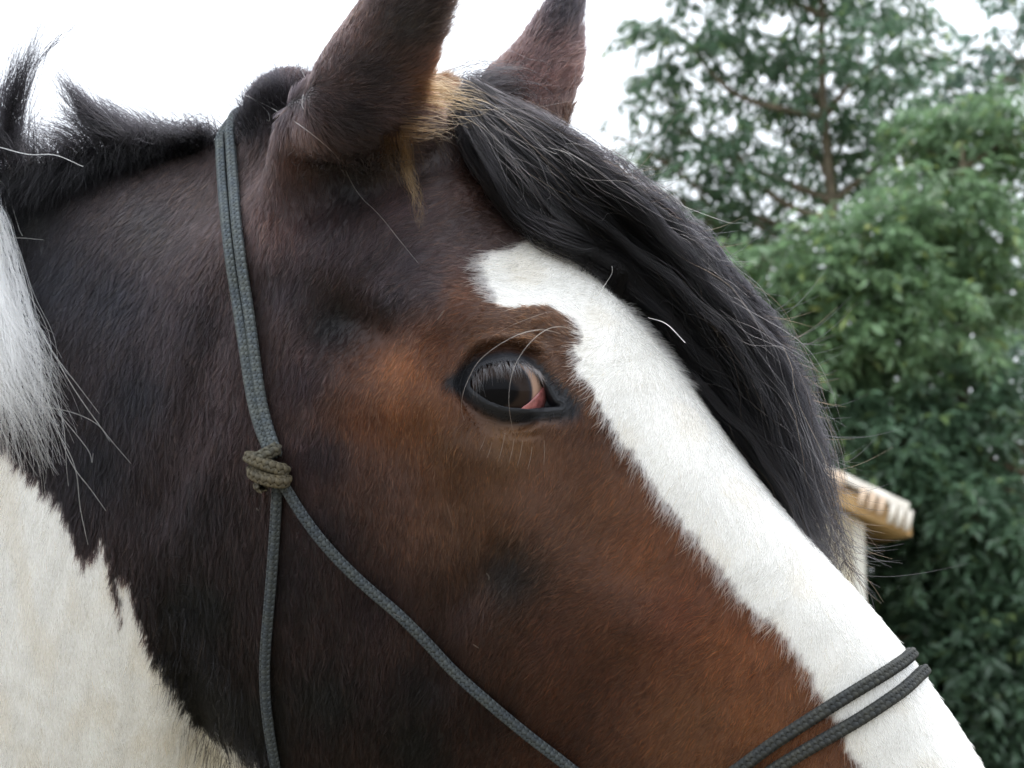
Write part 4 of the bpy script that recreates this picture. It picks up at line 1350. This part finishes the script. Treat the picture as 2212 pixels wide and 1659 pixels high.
def limb(V, Q, path, r0, r1, m=8):
    P = resample(np.asarray(path), max(6, 4 * len(path))); t, a, b = frames(P)
    rr = np.linspace(r0, r1, len(P)); th = np.arange(m) / m * 2 * math.pi
    R_ = P[:, None] + a[:, None] * (np.cos(th)[None] * rr[:, None])[..., None] + b[:, None] * (np.sin(th)[None] * rr[:, None])[..., None]
    o = sum(len(v) for v in V); V.append(R_.reshape(-1, 3))
    i = np.arange(len(P) - 1)[:, None]; j = np.arange(m)[None]
    Q.append(np.stack([i * m + j, i * m + (j + 1) % m, (i + 1) * m + (j + 1) % m, (i + 1) * m + j], -1).reshape(-1, 4) + o)

def tree(name, label, trunk_px, dist, blobs, n_sprays, leaf_len, tone, seed, trunk_r=.16, group=None, fork_py=None, spray_leaves=11, sparse=0.0):
    """trunk_px: pixel column of the trunk; blobs: (px, py, depth offset, rx, ry in pixels); leaves hang in sprays on twigs inside the blobs."""
    r = np.random.default_rng(seed)
    k = dist / FPX
    B = [(at_y(b[0], b[1], dist + b[2]), b[3] * k, b[4] * k) for b in blobs]
    foot = at_y(trunk_px, 900, dist); foot[2] = 0
    root_o = bpy.data.objects.new(name, None); COL.objects.link(root_o); root_o.location = foot
    tag(root_o, label, 'tree', group)
    inv = Matrix.Translation(-Vector(foot))
    top = max(b[0][2] for b in B); zs = np.array([b[0][2] for b in B])
    V, Q = [], []
    fork = at_y(trunk_px, fork_py if fork_py else 700, dist)
    fork[2] = max(fork[2], .9)
    spine = [foot, foot * .5 + fork * .5 + r.normal(0, .06, 3) * [1, 1, 0], fork, fork + np.array([r.normal(0, .15), r.normal(0, .1), (top - fork[2]) * .5]), fork + np.array([r.normal(0, .3), 0, max(.3, (top - fork[2]) * .95)])]
    limb(V, Q, spine, trunk_r, trunk_r * .25, 10)
    sp = resample(np.array(spine), 40)
    tw = []
    for c, rx, ry in B:
        cand = sp[(sp[:, 2] < c[2] + .1) & (sp[:, 2] > .5)]
        s0 = cand[np.argmin(np.abs(cand[:, 2] - (c[2] - .35 * np.hypot(c[0] - foot[0], c[1] - foot[1]) - .2)))] if len(cand) else fork
        limb(V, Q, [s0, s0 * .5 + c * .5 + np.array([0, 0, -.08]) + r.normal(0, .08, 3), c, c + (c - s0) * .25], trunk_r * .38, trunk_r * .07, 7)
        for _ in range(6):
            e = c + nrm(r.normal(size=3)) * np.array([rx, rx, ry]) * .8
            limb(V, Q, [c * .8 + s0 * .2, c * .5 + e * .5 + r.normal(0, .05, 3), e], trunk_r * .12, trunk_r * .03, 5)
    to = fast_mesh('trunk', np.concatenate(V), np.concatenate(Q), M_BARK, root_o); to.matrix_parent_inverse = inv
    vol = np.array([b[1] * b[1] * b[2] for b in B]) ** .8; vol /= vol.sum()
    bi = r.choice(len(B), n_sprays, p=vol)
    d = nrm(r.normal(size=(n_sprays, 3))) * (r.random(n_sprays)[:, None] ** .45)
    cc = np.array([b[0] for b in B])[bi]; sc = np.array([[b[1], b[1] * .9, b[2]] for b in B])[bi]
    S = cc + d * sc
    nzt = Noise(.55 * leaf_len / .12, seed=seed + 50)
    kp = nzt(S) > -.45 + sparse
    S, d = S[kp], d[kp]
    n = len(S); m = spray_leaves
    tdir = nrm(d * np.array([1, 1, .4]) + r.normal(0, .5, (n, 3)) + np.array([0, 0, -.25]))
    tlen = leaf_len * r.uniform(1.2, 2.2, n)
    frac = (np.arange(m) + .5) / m
    base_ = S[:, None] + tdir[:, None] * (tlen[:, None] * frac)[..., None] + np.array([0, 0, -1.0]) * (.25 * tlen[:, None] * frac ** 2)[..., None]
    sidev_ = nrm(np.cross(tdir, [0, 0, 1.0]))
    ld = nrm(tdir[:, None] * .55 + sidev_[:, None] * (np.where(np.arange(m) % 2, 1, -1) * .75)[None, :, None] + np.array([0, 0, -.38]) + r.normal(0, .3, (n, m, 3)))
    base_ = base_.reshape(-1, 3); ld = ld.reshape(-1, 3); nl = len(base_)
    L = leaf_len * r.uniform(.6, 1.15, nl); wd = L * r.uniform(.13, .20, nl)
    nn = nrm(np.cross(ld, np.cross(np.array([0, 0, 1.0]) + r.normal(0, .45, (nl, 3)), ld))); bb = np.cross(ld, nn)
    p0 = base_; p1 = base_ + ld * (L * .5)[:, None] + nn * (L * .05)[:, None]; p2 = base_ + ld * L[:, None] - nn * (L * .06)[:, None]
    ql = p1 + bb * wd[:, None] + nn * (wd * .3)[:, None]; qr = p1 - bb * wd[:, None] + nn * (wd * .3)[:, None]
    Vl = np.stack([p0, ql, p2, qr, p1], 1).reshape(-1, 3)
    o = (np.arange(nl) * 5)[:, None]
    Tq = np.concatenate([o + [0, 4, 1], o + [1, 4, 2], o + [0, 3, 4], o + [3, 2, 4]])
    cr = fast_mesh('crown', Vl, Tq, M_LEAF, root_o, smoothed=False); cr.matrix_parent_inverse = inv
    cr['kind'] = 'stuff'
    tone = np.asarray(tone)
    col = tone * np.clip(r.normal(1, .22, (nl, 1)), .5, 1.8) * (1 + .18 * nzt(base_))[:, None]
    yl = (r.random(nl) < .06)[:, None]
    col = np.where(yl, col * np.array([1.7, 1.4, .9]), col)
    color_attr(cr.data, 'coat', np.repeat(np.clip(col, .005, .5), 5, 0))
    return root_o

G1 = np.array([.115, .198, .120]); G2 = np.array([.190, .300, .160]); G3 = np.array([.170, .260, .205])
tree('tall_tree', 'tall open evergreen tree with a forked grey trunk and sky showing through', 1800, 19.0,
     [(1480, 90, 0, 130, 110), (1430, 260, .2, 95, 110), (1560, 330, -.3, 120, 120), (1680, 130, .3, 150, 130), (1620, -80, 0, 170, 110), (1850, -40, .2, 190, 120), (1880, 160, -.4, 150, 130),
      (1760, 330, .4, 140, 120), (1490, 450, -.2, 110, 90), (1640, 490, 0, 150, 110), (1400, 330, 0, 55, 60), (1930, 330, .4, 130, 110), (1420, 410, .2, 60, 60)],
     2300, .135, G1, 3, .10, fork_py=480, sparse=.27)
tree('broad_tree', 'pale green leafy tree with drooping sprays over a sky gap', 2080, 17.5,
     [(2000, 470, -.2, 170, 120), (1860, 560, -.5, 160, 110), (2120, 560, .2, 170, 140), (1700, 610, -.2, 130, 90), (2040, 330, .5, 150, 110), (2180, 300, .3, 120, 130), (1620, 560, .0, 60, 50), (1960, 700, -.4, 200, 130), (1760, 740, -.3, 150, 110)],
     2000, .15, G2, 5, .09, fork_py=760)
tree('grey_green_tree', 'greyish green tree rising past the top beside a bright sky patch', 2330, 22.0,
     [(2190, 120, 0, 75, 110), (2010, 120, .4, 120, 110), (2260, -60, 0, 120, 120), (2230, 420, 0, 150, 190), (2060, 220, .5, 130, 100), (2280, 700, 0, 160, 160)],
     800, .19, G3, 8, .10, fork_py=560, sparse=.25)
tree('low_tree', 'dense dark green low tree right beside the tiled house roof', 2380, 17.0,
     [(1800, 880, .4, 150, 120), (1960, 960, 0, 170, 130), (2120, 900, .2, 160, 140), (2080, 1120, -.2, 190, 140), (1980, 1200, .6, 140, 120), (2180, 1280, 0, 170, 150), (2030, 1350, .2, 160, 140), (1700, 800, .5, 110, 100), (1850, 1000, .9, 130, 110)],
     2000, .17, G1 * .95, 13, .09, fork_py=1300)
tree('shaded_tree', 'dark shaded foliage tree low behind the noseband', 2420, 16.6,
     [(1950, 1420, .3, 150, 150), (2120, 1480, 0, 180, 160), (2000, 1600, .3, 170, 130), (2200, 1620, 0, 160, 150), (2300, 1400, .2, 170, 160), (1880, 1300, .8, 90, 120), (2150, 1750, .1, 220, 120)],
     1900, .17, G1 * .7, 17, .08, fork_py=1700)
tree('backing_tree', 'darker dense tree filling in behind the leafy ones', 2500, 24.0,
     [(1700, 760, 0, 200, 150), (1900, 860, 0, 220, 170), (2120, 760, 0, 220, 180), (2000, 1050, 0, 240, 190), (2200, 1100, 0, 220, 220), (1960, 1350, 0, 260, 220), (2200, 1450, 0, 260, 240), (2000, 1650, 0, 260, 200), (1700, 660, 0, 90, 60)],
     2000, .21, G1 * .7, 19, .14, fork_py=1500)
